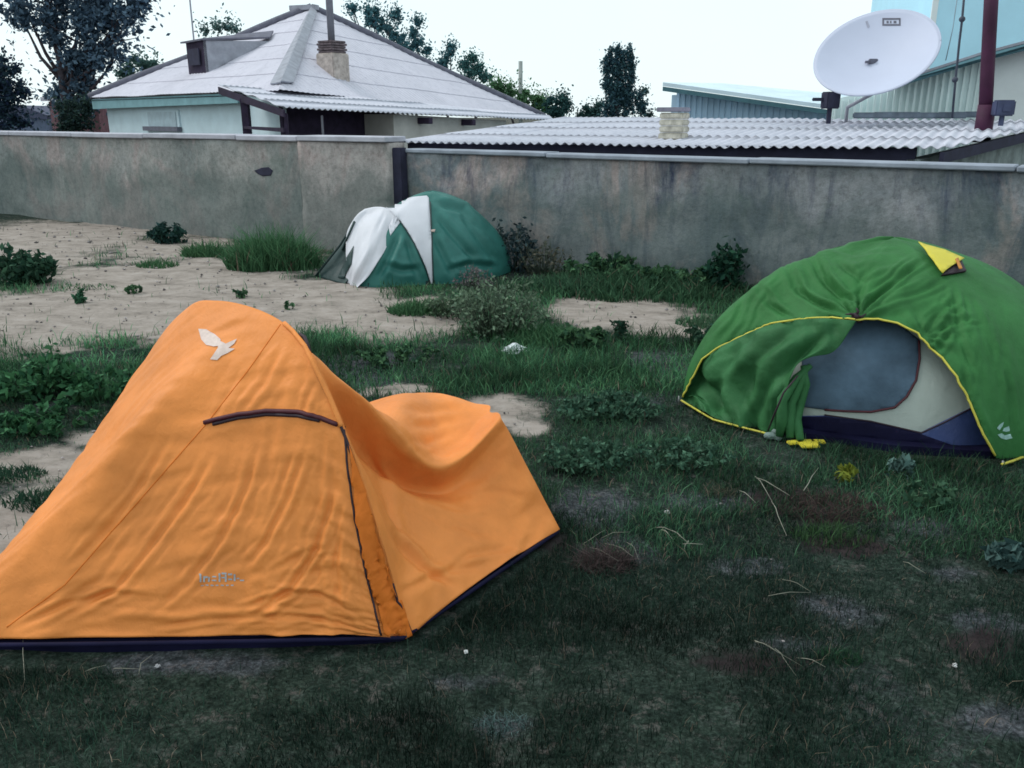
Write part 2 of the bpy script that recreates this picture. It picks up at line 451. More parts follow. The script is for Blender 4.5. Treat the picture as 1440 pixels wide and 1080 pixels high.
colr = np.stack([ms2, mso, mdr, np.ones_like(ms)], -1).reshape(-1, 4)
m, nt, b = new_mat('dry_earth_and_turf')
va = nt.nodes.new('ShaderNodeVertexColor'); va.layer_name = 'cover'
sp = nt.nodes.new('ShaderNodeSeparateColor'); nt.links.new(va.outputs['Color'], sp.inputs[0])
v = texco(nt)
turf = ramp(nt, noise_n(nt, v, 9, 8, .75), [(.3, (.008, .015, .013)), (.55, (.03, .045, .036)), (.75, (.07, .085, .078))])
soil = ramp(nt, noise_n(nt, v, 14, 8, .8), [(.3, (.018, .022, .027)), (.5, (.06, .066, .075)), (.62, (.11, .115, .13)), (.8, (.2, .2, .22))])  # bare soil, its dark tone carries the foreground vignette
sand = ramp(nt, noise_n(nt, texco(nt, (1, 1.7, 1)), 3.2, 12, .74), [(.3, (.13, .11, .10)), (.42, (.26, .225, .20)), (.54, (.34, .295, .265)), (.72, (.42, .37, .345))])
dry = ramp(nt, noise_n(nt, v, 20, 6, .8), [(.3, (.018, .015, .017)), (.75, (.06, .047, .048))])
brk = noise_n(nt, v, 11, 9, .85)
def broken(sock, amt, lo, hi):
    a_ = N(nt, 'ShaderNodeMath', operation='MULTIPLY_ADD'); nt.links.new(brk, a_.inputs[0]); a_.inputs[1].default_value = amt; nt.links.new(sock, a_.inputs[2])
    mr = N(nt, 'ShaderNodeMapRange'); nt.links.new(a_.outputs[0], mr.inputs['Value'])
    for k_, x_ in (('From Min', lo + amt / 2), ('From Max', hi + amt / 2)): mr.inputs[k_].default_value = x_
    return mr.outputs[0]
fg = ramp(nt, noise_n(nt, v, 75, 6, .8), [(.36, (.35,)*3), (.5, (.9,)*3), (.66, (2.0,)*3)])
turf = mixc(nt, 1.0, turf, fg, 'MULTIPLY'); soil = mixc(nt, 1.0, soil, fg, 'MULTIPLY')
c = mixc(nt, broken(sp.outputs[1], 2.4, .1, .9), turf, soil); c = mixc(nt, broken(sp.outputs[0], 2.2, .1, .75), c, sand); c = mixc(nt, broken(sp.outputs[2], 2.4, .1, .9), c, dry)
nt.links.new(c, b.inputs['Base Color']); b.inputs['Roughness'].default_value = 1; b.inputs['Specular IOR Level'].default_value = .02
bump(nt, b, noise_n(nt, v, 55, 8, .8), .8, .012)
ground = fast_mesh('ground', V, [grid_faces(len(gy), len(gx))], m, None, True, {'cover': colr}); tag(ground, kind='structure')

# ------------------------------------------------------------------ walls between the yard and the houses
def z_at(px, py, Y): return A(px, py, Y).z
LW0, LW1, LW2 = Vector((-15.0, 18.86, 0)), Vector((-2.75, 11.48, 0)), Vector((-1.50, 10.73, 0))
RW0, RW1 = A(577, 360, 10.85), Vector((7.4, 4.85, 0))
RW0.z = 0
def coped_wall(name, p, q, zt, th, mat, cmat, label, over=.05, ch=.07, gap=.03, extra=None, rough=.006):
    root = empty(name, (p + q) / 2, label, 'wall')
    n = 90
    d = (q - p); ln = d.length; d.normalize(); nn = Vector((-d.y, d.x, 0))
    if nn.y < 0: nn = -nn
    # front face as relief grid, so the plaster is uneven
    nu, nz = int(ln / .06), 24
    us = np.linspace(0, ln, nu); zs = np.linspace(-.15, zt, nz)
    U, Zz = np.meshgrid(us, zs)
    rel = fbm(U * 1.1, Zz * 1.6, 61, 4) * .045 + fbm(U * 6, Zz * 5, 67, 3) * .012
    P = np.array(p)[None, None, :] + U[..., None] * np.array(d) + rel[..., None] * np.array(nn) ; P[..., 2] = Zz
    B = np.array(p + nn * th)[None, None] + U[..., None] * np.array(d); B = B.copy(); B[..., 2] = Zz
    nF = nu * nz
    Vv = np.concatenate([P.reshape(-1, 3), B.reshape(-1, 3)])
    f1 = grid_faces(nz, nu); f2 = f1[:, ::-1] + nF
    i = np.arange(nz - 1); ends = []
    for cidx, flip in ((0, 0), (nu - 1, 1)):
        e = np.stack([i * nu + cidx, (i + 1) * nu + cidx, (i + 1) * nu + cidx + nF, i * nu + cidx + nF], -1)
        ends.append(e[:, ::-1] if flip else e)
    j = np.arange(nu - 1); o = (nz - 1) * nu
    top = np.stack([o + j, o + j + 1, o + j + 1 + nF, o + j + nF], -1)
    fast_mesh('masonry', Vv, [f1, f2] + ends + [top], mat, root, True)
    # shadow gap and coping, cast in lengths with slight height steps
    bm = bmesh.new(); k = 0.0; i = 0
    while k < ln - .02:
        L_ = min(random.uniform(1.7, 2.3), ln - k)
        a = p + d * (k + .006) - nn * over; b2 = p + d * (k + L_ - .006) - nn * over
        z = zt + random.uniform(-rough, rough)
        ring = [a + Vector((0,0,z + .004)), b2 + Vector((0,0,z + .004)), b2 + Vector((0,0,z + ch)), a + Vector((0,0,z + ch))]
        prism(None, ring, None, None, nn * (th + over * 2), bm); k += L_; i += 1
    bmesh.ops.recalc_face_normals(bm, faces=bm.faces[:])
    bmesh.ops.bevel(bm, geom=bm.edges[:], offset=.01, segments=1, affect='EDGES')
    bm_obj('coping', bm, cmat, root)
    return root, d, nn
wl, dl, nl = coped_wall('plaster_wall', LW0, LW1, 1.335, .3, M_wall, M_cope, 'long grey stained plaster wall with pale coping in front of the blue house')
wp, _, _ = coped_wall('plaster_wall', LW1 + dl * .006 - nl * .02, LW2, 1.335, .32, M_wallpink, M_cope, 'short pinkish plaster wall section between long grey wall and added dark post')
wr, dr_, nr_ = coped_wall('plaster_wall', RW0, RW1, 1.22, .22, M_wall2, M_cope2, 'dark streaked plaster wall below the corrugated shed roof, behind green tent', ch=.052, rough=.012)
# dark patch painting the shade of a chipped hole in the left wall
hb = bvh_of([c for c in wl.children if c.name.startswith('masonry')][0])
patch_on('hole_shade', [[(358,240),(368,236),(378,235),(384,240),(381,247),(370,248),(362,244)]], [hb], M_gap, wl, .004, 3, .004)
# added dark post, standing in for the shaded wall end at the step
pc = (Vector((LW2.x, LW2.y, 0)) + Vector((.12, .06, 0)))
tag(box('shade_post', pc + Vector((.0, .02, .65)), (.15, .12, 1.26), M_gap, None, math.atan2(dl.y, dl.x)), 'added dark post standing for the shaded wall end between pink and streaked walls', 'post')

# ------------------------------------------------------------------ corrugated roofs
def plane_of(a, b, c):
    n = (b - a).cross(c - a).normalized()
    return (a, n if n.z > 0 else -n)
def on_plane(pl, px, py):
    d = ray(px, py); t = (pl[0] - EYE).dot(pl[1]) / d.dot(pl[1]); return EYE + d * t
def corr(name, poly, eave, mat, parent, wave=.15, amp=.022, course=1.3, th=.008, seg=6, sag=.02, lap=.005, smooth=True):
    """corrugated sheets laid over a convex planar outline; eave = direction across the waves"""
    o, n = plane_of(poly[0], poly[1], poly[2])
    e = (eave - n * eave.dot(n)).normalized(); s = n.cross(e).normalized()
    if s.z < 0: s = -s
    poly = [p - n * (p - o).dot(n) for p in poly]
    us = [(p - o).dot(e) for p in poly]; vs = [(p - o).dot(s) for p in poly]
    u0, u1, v0, v1 = min(us) - .1, max(us) + .1, min(vs) - .05, max(vs) + .05
    nu = int((u1 - u0) / wave * seg) + 2
    U = np.linspace(u0, u1, nu); rows = []
    v = v0; k = 0
    while v < v1:
        ve = min(v + course, v1 + .01)
        rows += [(v - .04 if k else v, lap), (v + .02, lap * .9), (v + (ve - v) * .5, lap * .5), (ve - .03, .0)]; v = ve; k += 1
    VV = np.array([r[0] for r in rows]); HH = np.array([r[1] for r in rows])
    h = amp * np.sin(U * 2 * math.pi / wave)[None, :] + HH[:, None] + fbm(U[None, :] * .5, VV[:, None] * .9, 71, 3) * sag
    h = h + hash2(np.floor(U / 1.05)[None, :], np.floor((VV[:, None]-v0+.05) / course), 5) * .014
    P = np.array(o) + U[None, :, None] * np.array(e) + VV[:, None, None] * np.array(s) + h[..., None] * np.array(n)
    bm = bmesh.new(); nr = len(VV)
    vt = [bm.verts.new(q) for q in P.reshape(-1, 3)]
    for r in range(nr - 1):
        for c in range(nu - 1): bm.faces.new((vt[r*nu+c], vt[r*nu+c+1], vt[(r+1)*nu+c+1], vt[(r+1)*nu+c]))
    cen = sum(poly, Vector()) / len(poly)
    for i in range(len(poly)):
        a, b2 = poly[i], poly[(i+1) % len(poly)]
        pn = (b2 - a).cross(n).normalized()
        if (cen - a).dot(pn) > 0: pn = -pn
        bmesh.ops.bisect_plane(bm, geom=bm.verts[:] + bm.edges[:] + bm.faces[:], plane_co=a, plane_no=pn, clear_outer=True)
    ob = bm_obj(name, bm, mat, parent, smooth)
    md = ob.modifiers.new('thickness', 'SOLIDIFY'); md.thickness = th; md.offset = -1
    return ob

# ------------------------------------------------------------------ the blue house with the hipped slate roof
LC, NC, AP, RC = A(126, 138, 31), A(392, 127, 22), A(438, 12, 31.5), A(766, 166, 35)
BC = Vector((-9.5, 44, 1.8))
house = empty('slate_roofed_house', (-7, 30, 0), 'pale blue house with big hipped slate roof, dormer and stove pipe', 'house')
roofo = corr('roof', [LC, NC, AP], NC - LC, M_slate, house, .2, .008, 1.1, lap=.012, sag=.03, smooth=False)
plL, plR = plane_of(LC, NC, AP), plane_of(NC, RC, AP)
corr('roof', [NC, RC, AP], RC - NC, M_slate, house, .2, .008, 1.1, lap=.012, sag=.03, smooth=False)
corr('roof', [RC, BC, AP], BC - RC, M_slate, house, .3, .014, 2.5)
corr('roof', [BC, LC, AP], LC - BC, M_slate, house, .3, .014, 2.5)
bm = bmesh.new()                                      # broad grey cap over the near hip
c0, c1 = NC.copy(), AP.copy()
for s_, pl in ((-1, plL), (1, plR)):
    a = on_plane(pl, 400 + s_ * 16 - 4, 121); b2 = on_plane(pl, 439 + s_ * 6, 20)
    up = Vector((0, 0, .06))
    q = [a + up, c0.lerp(c1, .04) + Vector((0,0,.09)), c0.lerp(c1, .97) + Vector((0,0,.09)), b2 + up]
    bm.faces.new([bm.verts.new(x) for x in q])
ob = bm_obj('hip_cap', bm, M_ridge, house); md = ob.modifiers.new('t', 'SOLIDIFY'); md.thickness = .04
for a, b2 in ((LC, AP), (AP, RC)):
    tube('ridge_cap', [a.lerp(b2, t) + Vector((0, 0, .05 + .03 * math.sin(t * 9))) for t in np.linspace(0, 1, 14)], .11, M_darkcap, house)
box('ridge_vent', AP + Vector((-.25, 0, .02)), (1.0, .3, .16), M_ridge, house, R(-20))
# walls below the eaves
eL = (NC - LC).normalized(); nLf = Vector((-eL.y, eL.x, 0)); nLf = nLf if nLf.y > 0 else -nLf
def on_line(a, b2, px):               # plan point where the column px meets the line a-b (horizontal approximation)
    k = (px - 720) / FPX; d = b2 - a
    f = lambda t: (a + d * t).x - k * ((a + d * t).y * CP + (CAM_H - (a + d * t).z) * SP)
    t0, t1 = f(0), f(1); t = -t0 / (t1 - t0); return a + d * t
wa, wb = on_line(LC, NC, 133) + nLf * .35, on_line(LC, NC, 326) + nLf * .35
wall_slab('wall', wa, wb, -.1, LC.z - .02, wb.z - .02, .3, M_blueplaster, house)
fa, fb = LC + nLf * .06, on_line(LC, NC, 330) + nLf * .06
prism('fascia', [fa + Vector((0,0,-.36)), fb + Vector((0,0,-.27)), fb + Vector((0,0,-.02)), fa + Vector((0,0,-.04))], M_fascia, house, nLf * .04)
prism('soffit', [fa + Vector((0,0,-.1)), fb + Vector((0,0,-.1)), fb + Vector((0,0,-.1)) + nLf * .4, fa + Vector((0,0,-.1)) + nLf * .4], M_darkwood_shade, house, Vector((0,0,.03)))
w0, w1 = on_line(wa, wb, 204), on_line(wa, wb, 250)
win = prism('window', [w0 + Vector((0,0,-.95)), w1 + Vector((0,0,-.95)), w1 + Vector((0,0,-.42)), w0 + Vector((0,0,-.42))], M_blueplaster, house, -nLf * .05)
for o_, z_ in ((win, None),):
    a, b2 = w0.lerp(w1, .07) - nLf * .06, w1.lerp(w0, .07) - nLf * .06
    prism('pane', [a + Vector((0,0,-.9)), b2 + Vector((0,0,-.9)), b2 + Vector((0,0,-.47)), a + Vector((0,0,-.47))], M_glass, o_, -nLf * .01)
sl0, sl1 = on_line(wa, wb, 202), on_line(wa, wb, 251); zs = z_at(226, 179, w0.y)
prism('window_sill', [Vector((sl0.x, sl0.y, zs - .1)) - nLf * .02, Vector((sl1.x, sl1.y, zs - .1)) - nLf * .02, Vector((sl1.x, sl1.y, zs + .03)) - nLf * .02, Vector((sl0.x, sl0.y, zs + .03)) - nLf * .02], M_grey, win, -nLf * .14)
# dormer on the left slope
dBL, dBR = on_plane(plL, 266, 105), on_plane(plL, 291, 103)
zt_ = A(278, 61, dBL.y).z
dTL, dTR = Vector((dBL.x, dBL.y, zt_)), Vector((dBR.x, dBR.y, zt_ + .02))
dRB, dLB = on_plane(plL, 380, 58), on_plane(plL, 385, 49)
dorm = empty('dormer', dBL, None, None); dorm.parent = house; dorm.matrix_parent_inverse = Matrix.Translation(-house.location)
prism('dormer_front', [dBL, dBR, dTR, dTL], M_darkwood_shade, dorm, (dRB - dTR).normalized() * .06)
prism('dormer_side', [dBR, dTR, dRB], M_ridge, dorm, (dTL - dTR).normalized() * .05)
ov = (dTR - dRB).normalized() * .1
prism('dormer_roof', [dTL + ov + (dTL - dTR).normalized() * .15, dTR + ov + (dTR - dTL).normalized() * .08, dRB + Vector((0,0,.08)), dLB + Vector((0,0,.08))], M_darkcap, dorm, Vector((0, 0, .05)))
prism('dormer_window', [dBL.lerp(dBR, .2) + Vector((0,0,.25)) - ov * -.5, dBL.lerp(dBR, .8) + Vector((0,0,.25)) - ov * -.5, dTL.lerp(dTR, .8) + Vector((0,0,-.2)) - ov * -.5, dTL.lerp(dTR, .2) + Vector((0,0,-.2)) - ov * -.5], M_gap, dorm, ov.normalized() * .03)
# chimney with stove pipe on the right slope
cb = on_plane(plR, 468, 104); k = cb.y / FPX
chim = box('chimney', Vector((cb.x, cb.y + .1, (cb.z - .4 + A(468, 75, cb.y).z) / 2)), (32 * k, 30 * k, A(468, 75, cb.y).z - cb.z + .4), M_brick, house, R(-35), .03)
bm = bmesh.new()
zc0, zc1 = A(468, 75, cb.y).z, A(468, 57, cb.y).z
for i in range(5):
    box_bm(bm, Vector((cb.x, cb.y + .1, zc0 + (i + .5) * (zc1 - zc0) / 5)), (26 * k + (i % 2) * .05, 26 * k + (i % 2) * .05, (zc1 - zc0) / 5 - .01), R(-35), .012)
cap = bm_obj('chimney_head', bm, M_brickd, chim)
cap.matrix_parent_inverse = Matrix.Identity(4)
tube('stove_pipe', [Vector((cb.x, cb.y + .1, zc1 - .1)), Vector((cb.x, cb.y + .1, zc1 + 2.6))], .1, M_steel, house, 12)
# lean-to porch roof and what stands under it
pUL, pLL, pLR = A(306, 119, 22.2), A(398, 151, 19.5), A(778, 169, 28)
plP = plane_of(pUL, pLL, pLR); pUR = on_plane(plP, 772, 163)
pUR2 = on_plane(plP, 560, 141); 
corr('porch_roof', [pUL, pLL, pLR, pUR], pLR - pLL, M_slate2, house, .17, .02, 1.1)
ed = (pLR - pLL).normalized(); en = Vector((-ed.y, ed.x, 0)); en = en if en.y > 0 else -en
prism('rake_board', [pUL + Vector((0,0,-.22)), pLL + Vector((0,0,-.2)), pLL + Vector((0,0,-.05)), pUL + Vector((0,0,-.05))], M_darkwood_shade, house, ed * .05)
def under(px0, px1, set_back, zb, mat, name, th=.1, lab=None, drop=.1):
    a, b2 = on_line(pLL + en * set_back, pLR + en * set_back, px0), on_line(pLL + en * set_back, pLR + en * set_back, px1)
    za, zb_ = a.z - drop + set_back * .22, b2.z - drop + set_back * .12
    o = wall_slab(name, a, b2, zb, za, zb_, th, mat, house)
    return o
under(396, 556, 1.4, -.1, M_darkwood_shade, 'porch_wall')  # back wall coloured near-black to paint the shade inside the open porch
under(555, 712, .35, -.1, M_cream, 'cream_wall', .15)
under(553, 556, .35, -.1, M_cream, 'corner_post', 1.2)
a, b2 = wb, Vector((*(on_line(pLL + en * 1.4, pLR + en * 1.4, 398).xy), 0))
wall_slab('side_wall', Vector((a.x, a.y, 0)), b2, -.1, 2.2, 1.95, .08, M_blueplaster, house)
for px_ in (336, 396, 452):
    t_ = {336: .62, 396: .02}.get(px_)
    if px_ == 452:
        p_ = on_line(pLL + en * .15, pLR + en * .15, 452); rr = .03
    else:
        p_ = pLL.lerp(pUL, t_) + Vector((.05, .1, 0)); rr = .11 if px_ == 336 else .05
    box('post', Vector((p_.x, p_.y, p_.z / 2 - .08)), (rr * 1.6, rr * 1.6, p_.z - .1), M_darkwood_shade if px_ != 452 else M_steel, house, 0, .008)
ra, rb = pLL.lerp(pUL, .62), pLL.lerp(pUL, .02)
zr = A(360, 181, ra.y).z
prism('rail', [Vector((ra.x, ra.y, zr)), Vector((rb.x, rb.y, zr - .05)), Vector((rb.x, rb.y, zr + .04)), Vector((ra.x, ra.y, zr + .06))], M_darkwood_shade, house, ed * .06)
bm = bmesh.new()                                       # rafter ends showing dark below the eave
for t in (0.45, .62):
    p_ = pLL.lerp(pLR, t) + en * .2; box_bm(bm, p_ + Vector((0, 0, -.16)), (.16, .5, .16), math.atan2(ed.y, ed.x), .01)
    bm_obj('rafter_end', bm, M_darkwood_shade, house); bm = bmesh.new()
# thin aerial mast beside the dormer
mp = on_plane(plL, 271, 84)
tube('aerial_mast', [mp + Vector((0, .3, -.1)), mp + Vector((0.02, .3, 4.2))], .028, M_ridge, house, 8)

# ------------------------------------------------------------------ low shed with corrugated roof behind the right wall
shed = empty('low_shed', (2.5, 10.5, 0), 'low shed with pale corrugated roof and brick chimney behind the streaked wall', 'shed')
s0, s1 = A(556, 201, 11.1), A(1262, 209, 8.35)
s1 = s0 + (s1 - s0) * 1.07
sUL, sUR = A(792, 166, 15.2), A(1500, 173, 11.6)
sUR = on_plane(plane_of(s0, s1, sUL), 1500, 170)
corr('roof', [s0, s1, sUR, sUL], s1 - s0, M_slate2, shed, .11, .014, 1.2, .007, 8)
es = (s1 - s0).normalized(); ns = Vector((-es.y, es.x, 0)); ns = ns if ns.y > 0 else -ns
wall_slab('wall', Vector((*(s0 + ns * .12 - es * -.1).xy, 0)), Vector((*(s1 + ns * .12 - es * .25).xy, 0)), -.1, s0.z + .005, s1.z + .005, .15, M_gap, shed)  # shed wall coloured near-black to paint the dark gap under the eave
rk = (sUR - s1).normalized()
prism('gable_wall', [Vector((*(s1 + ns * .12 - es * .2).xy, -.1)), Vector((*(s1 + rk * 4 - es * .2).xy, -.1)), (s1 + rk * 4 - es * .2) + Vector((0,0,-.1)), (s1 + ns * .12 - es * .2) + Vector((0,0,-.1))], plain('grey_rubble_wall', (.24, .28, .28), .95, .4, 6, .8, 18), shed, -es * .12)
prism('barge_board', [s1 + Vector((0,0,-.13)), sUR + Vector((0,0,-.13)), sUR + Vector((0,0,-.03)), s1 + Vector((0,0,-.03))], M_gap, shed, -es * .04)
shed_b = bvh_of([c for c in shed.children if c.name.startswith('roof')][0])
cp_ = onto(shed_b, 949, 196, 0) or A(949, 196, 10.4); k = cp_.y / FPX
bm = bmesh.new(); zt_ = A(949, 158, cp_.y).z
nb_ = 6
for i in range(nb_):
    h = (zt_ - cp_.z + .15) / nb_
    box_bm(bm, Vector((cp_.x + random.uniform(-.006, .006), cp_.y + .08, cp_.z - .15 + (i + .5) * h)), (33 * k, 30 * k, h - .006), math.atan2(es.y, es.x) + random.uniform(-.03, .03), .012)
ch2 = bm_obj('brick_chimney', bm, plain('crumbling_brick', (.48, .45, .38), .95, .4, 14, .9, 22), None)
tag(ch2, 'small crumbling beige brick chimney standing on the corrugated shed roof', 'chimney')
box('cap_slab', Vector((cp_.x - .02, cp_.y + .08, zt_ + .03)), (38 * k, 33 * k, .05), plain('cap_slab', (.25, .24, .3), .9, .3), ch2, math.atan2(es.y, es.x))

# blue boarded shed further back
bshed = empty('boarded_shed', (4.5, 19, 0), 'pale blue boarded shed with sloping sheet roof between brick chimney and dish', 'shed')
b0, b1 = A(952, 126, 18), A(1172, 158, 16.5)
wall_slab('wall', Vector((b0.x, b0.y, 0)), Vector((b1.x, b1.y, 0)), -.1, b0.z, b1.z, .1, M_shedblue, bshed)
bd = Vector((b1.x - b0.x, b1.y - b0.y, 0)).normalized(); bn = Vector((-bd.y, bd.x, 0)); bn = bn if bn.y > 0 else -bn
bm = bmesh.new()
for i in range(26):
    t = (i + .5) / 26; p_ = b0.lerp(b1, t); box_bm(bm, Vector((p_.x, p_.y, p_.z / 2 - .03)) - bn * .012, (.02, .02, p_.z - .02), math.atan2(bd.y, bd.x))
bm_obj('batten', bm, M_shedblue, bshed)
ra_, rb_ = A(932, 121, 17.6), A(1176, 155, 16.1)
prism('roof', [ra_, rb_, rb_ + bn * 4.0 + Vector((0,0,.22)), ra_ + bn * 4.0 + Vector((0,0,.1))], M_shedroof, bshed, Vector((0, 0, .07)))
prism('roof_edge', [ra_ + Vector((0,0,-.09)), rb_ + Vector((0,0,-.09)), rb_ + Vector((0,0,-.01)), ra_ + Vector((0,0,-.01))], M_tealedge, bshed, bn * .05)
bq = b1 + bn * 3.6; wall_slab('side_wall', Vector((b1.x, b1.y, 0)), Vector((bq.x, bq.y, 0)), -.1, b1.z - .1, b1.z + .1, .1, M_shedblue, bshed)
bq = b0 + bn * 3.6; wall_slab('side_wall', Vector((b0.x, b0.y, 0)), Vector((bq.x, bq.y, 0)), -.1, b0.z - .1, b0.z - .1, .1, M_shedblue, bshed)

# green-white sided outbuilding below the dish
outb = empty('sided_outbuilding', (7.5, 13.5, 0), 'green and white outbuilding with low sloping roof edge below the dish', 'outbuilding')
def tilted(name, pts, mat, ex, parent): return prism(name, pts, mat, parent, ex)
o0, o1, o2, o3 = A(1172, 140, 13.2), A(1262, 119, 13.0), A(1384, 80, 12.6), A(1560, 34, 12.0)
prism('siding_wall', [Vector((o0.x, o0.y, -.1)), Vector((o2.x, o2.y, -.1)), o2, o1, o0], M_siding, outb, Vector((.1, .5, 0)).normalized() * .12)
prism('plaster_wall', [Vector((o2.x, o2.y - .003, -.1)), Vector((o3.x, o3.y, -.1)), o3, o2 + Vector((0, -.003, 0))], M_sidingw, outb, Vector((.1, .5, 0)).normalized() * .12)
bm = bmesh.new()
for i in range(22):
    t = (i + .5) / 22
    p_ = Vector((o0.x + (o2.x - o0.x) * t, o0.y + (o2.y - o0.y) * t - .012, 0)); zt2 = (o0.z + (o1.z - o0.z) * t / .42) if t < .42 else (o1.z + (o2.z - o1.z) * (t - .42) / .58)
    box_bm(bm, p_ + Vector((0, 0, zt2 / 2 - .04)), (.03, .02, zt2 - .02), 0)
bm_obj('batten', bm, M_siding, outb)
e0, e1, e2 = A(1256, 117, 12.75), A(1380, 77, 12.35), A(1560, 30, 11.7)
prism('roof', [e0, e1, e2, e2 + Vector((1.2, 3.4, .0)), e1 + Vector((1.2, 3.4, 0)), e0 + Vector((1.2, 3.4, 0))], M_ridge, outb, Vector((0, 0, .035)))
prism('roof_edge', [e0 + Vector((0,0,-.07)), e1 + Vector((0,0,-.09)), e2 + Vector((0,0,-.1)), e2 + Vector((0,0,-.008)), e1 + Vector((0,0,-.008)), e0 + Vector((0,0,-.008))], M_tealedge, outb, Vector((0, .05, 0)))
# big sky-blue gable behind
gab = empty('sky_blue_building', (12, 20, 0), 'tall sky blue painted building rising behind the dish and maroon pole', 'building')
g0, g1 = Vector((A(1306, 50, 19).x, 19, 0)), Vector((22, 17.5, 0))
prism('wall', [g0 + Vector((0,0,-.1)), g1 + Vector((0,0,-.1)), g1 + Vector((0,0,7)), g0 + Vector((0,0,7))], M_sky, gab, Vector((.3, 4, 0)))
prism('corner_strip', [g0 + Vector((-.02,-.03,-.1)), g0 + Vector((.1,-.03,-.1)), g0 + Vector((.1,-.03,7.05)), g0 + Vector((-.02,-.03,7.05))], M_sidingw, gab, Vector((0, .024, 0)))
prism('roof', [g0 + Vector((-.3,-.3,7.06)), g1 + Vector((0,-.3,7.06)), g1 + Vector((0,4.5,7.4)), g0 + Vector((0,4.5,7.4))], M_ridge, gab, Vector((0, 0, .12)))

# ------------------------------------------------------------------ satellite dish, mast, cable
dc = A(1231, 73, 11.3); rd = 79 / FPX * 10.95
dish = empty('satellite_dish', A(1180, 150, 11.4), 'large white satellite dish tilted up above the corrugated roof', 'satellite dish')
vd0 = (dc - EYE).normalized(); rt0 = vd0.cross(Vector((0, 0, 1))).normalized(); up0 = rt0.cross(vd0)
ax = (-vd0 * math.cos(R(49)) + (up0 * math.cos(R(13)) - rt0 * math.sin(R(13))) * math.sin(R(49))).normalized()
ex_ = (rt0 - ax * rt0.dot(ax)).normalized(); ey_ = ax.cross(ex_)
nrg, nth = 20, 96; depth = .2
pts = []
for i in range(nrg + 1):
    r = rd * i / nrg
    for j in range(nth):
        a = j * 2 * math.pi / nth
        pts.append(dc + ex_ * (r * math.cos(a)) + ey_ * (r * math.sin(a)) + ax * (depth * (i / nrg) ** 2 - depth))
o = fast_mesh('reflector', np.array(pts), [grid_faces(nrg + 1, nth, True)], M_dish, dish)
md = o.modifiers.new('t', 'SOLIDIFY'); md.thickness = .012
rim = [dc + ex_ * (rd * math.cos(a)) + ey_ * (rd * math.sin(a)) for a in np.linspace(0, 2 * math.pi, 97)]
tube('rim', rim, .012, M_dish, dish, 6)
db = bvh_of(o)
hub = onto(db, 1228, 88, .0)
bm = bmesh.new(); box_bm(bm, hub + ax * .02, (.11, .05, .06), R(8), .008); box_bm(bm, hub + ax * .03 + Vector((-.07, 0, -.015)), (.05, .04, .03), R(8), .004)
bm_obj('hub_bracket', bm, M_grey, dish)
patch_on('rim_badge', [[(1241,26),(1267,26),(1267,28.5),(1241,28.5)], [(1241,34.5),(1267,34.5),(1267,37),(1241,37)], [(1241,28.5),(1243.5,28.5),(1243.5,34.5),(1241,34.5)], [(1264.5,28.5),(1267,28.5),(1267,34.5),(1264.5,34.5)],
     [(1247,30),(1250,30),(1250,33.5),(1247,33.5)], [(1252,30),(1254,30),(1254,33.5),(1252,33.5)], [(1257,30),(1261,30),(1261,33.5),(1257,33.5)]], [db], M_grey, dish, .016, 3, 0)
patch_on('rim_mark', [[(1217,31),(1220,30),(1223,38),(1221,41),(1219,38)]], [db], plain('faint_print', (.35, .36, .45), .6, .1), dish, .016, 3, 0)
back = hub - ax * .05
foot_ = A(1190, 166, 11.9); foot_.z = 1.35
tube('support_pole', [back - ax * .1, back - ax * .25 + Vector((0, 0, -.15)), Vector((foot_.x, foot_.y, back.z - .5)), foot_], .025, M_ridge, dish, 10)
bx = A(1168, 141, 11.2)
bm = bmesh.new(); box_bm(bm, bx, (.18, .16, .2), R(12), .012); box_bm(bm, bx + Vector((-.15, 0, .01)), (.16, .05, .04), R(12), .008); box_bm(bm, bx + Vector((0, 0, -.18)), (.05, .05, .2), 0, .005)
tag(bm_obj('junction_box', bm, M_gap, None), 'black box on a short stub at the lower rim of the dish', 'box')
# maroon pipe
pb, pt = A(1385, 168, 10.2), A(1397, -60, 10.2)
mpole = tube('maroon_pole', [pb.lerp(pt, t) for t in (0, .3, .6, 1)], .073, M_maroon, None, 20); tag(mpole, 'thick maroon painted steel pole rising past the sky blue building', 'pole')
bm = bmesh.new(); tube_bm(bm, [pb + Vector((0,0,-.25)), pb + Vector((0,0,.16))], .095, 16); bm_obj('collar', bm, M_maroon, mpole, True)
bq = A(1411, 152, 10.0)
bm = bmesh.new(); box_bm(bm, bq, (.2, .15, .17), R(-8), .015); box_bm(bm, bq + Vector((0, -.08, 0)), (.09, .02, .08), R(-8), .004)
box_bm(bm, bq + Vector((0,0,-.13)), (.04,.04,.12), 0, 0)
tag(bm_obj('meter_box', bm, plain('slate_blue_box', (.05, .06, .12), .6, .3), None), 'small dark blue box beside the foot of the maroon pole', 'box')
cb_ = [A(x, y, 10.6) for x, y in ((1339, 166), (1344, 110), (1349, 60), (1353, 27), (1358, -30))]
cab = tube('guy_wire', cb_, .013, M_cable, None, 6); tag(cab, 'thin dark beaded cable running up between dish and maroon pole', 'cable')
bm = bmesh.new()
for q in (A(1353, 27, 10.6), A(1343, 112, 10.6)):
    bmesh.ops.create_icosphere(bm, subdivisions=2, radius=.035, matrix=Matrix.Translation(q))
    bm_obj('insulator', bm, M_cable, cab, True); bm = bmesh.new()
cab2 = tube('guy_wire', [A(1330, 85, 10.9), A(1340, 40, 10.9), A(1350, -30, 10.9)], .006, plain('thin_wire', (.25, .35, .42), .6), None, 5); tag(cab2, 'faint thin wire between the dish rim and the dark cable', 'cable')
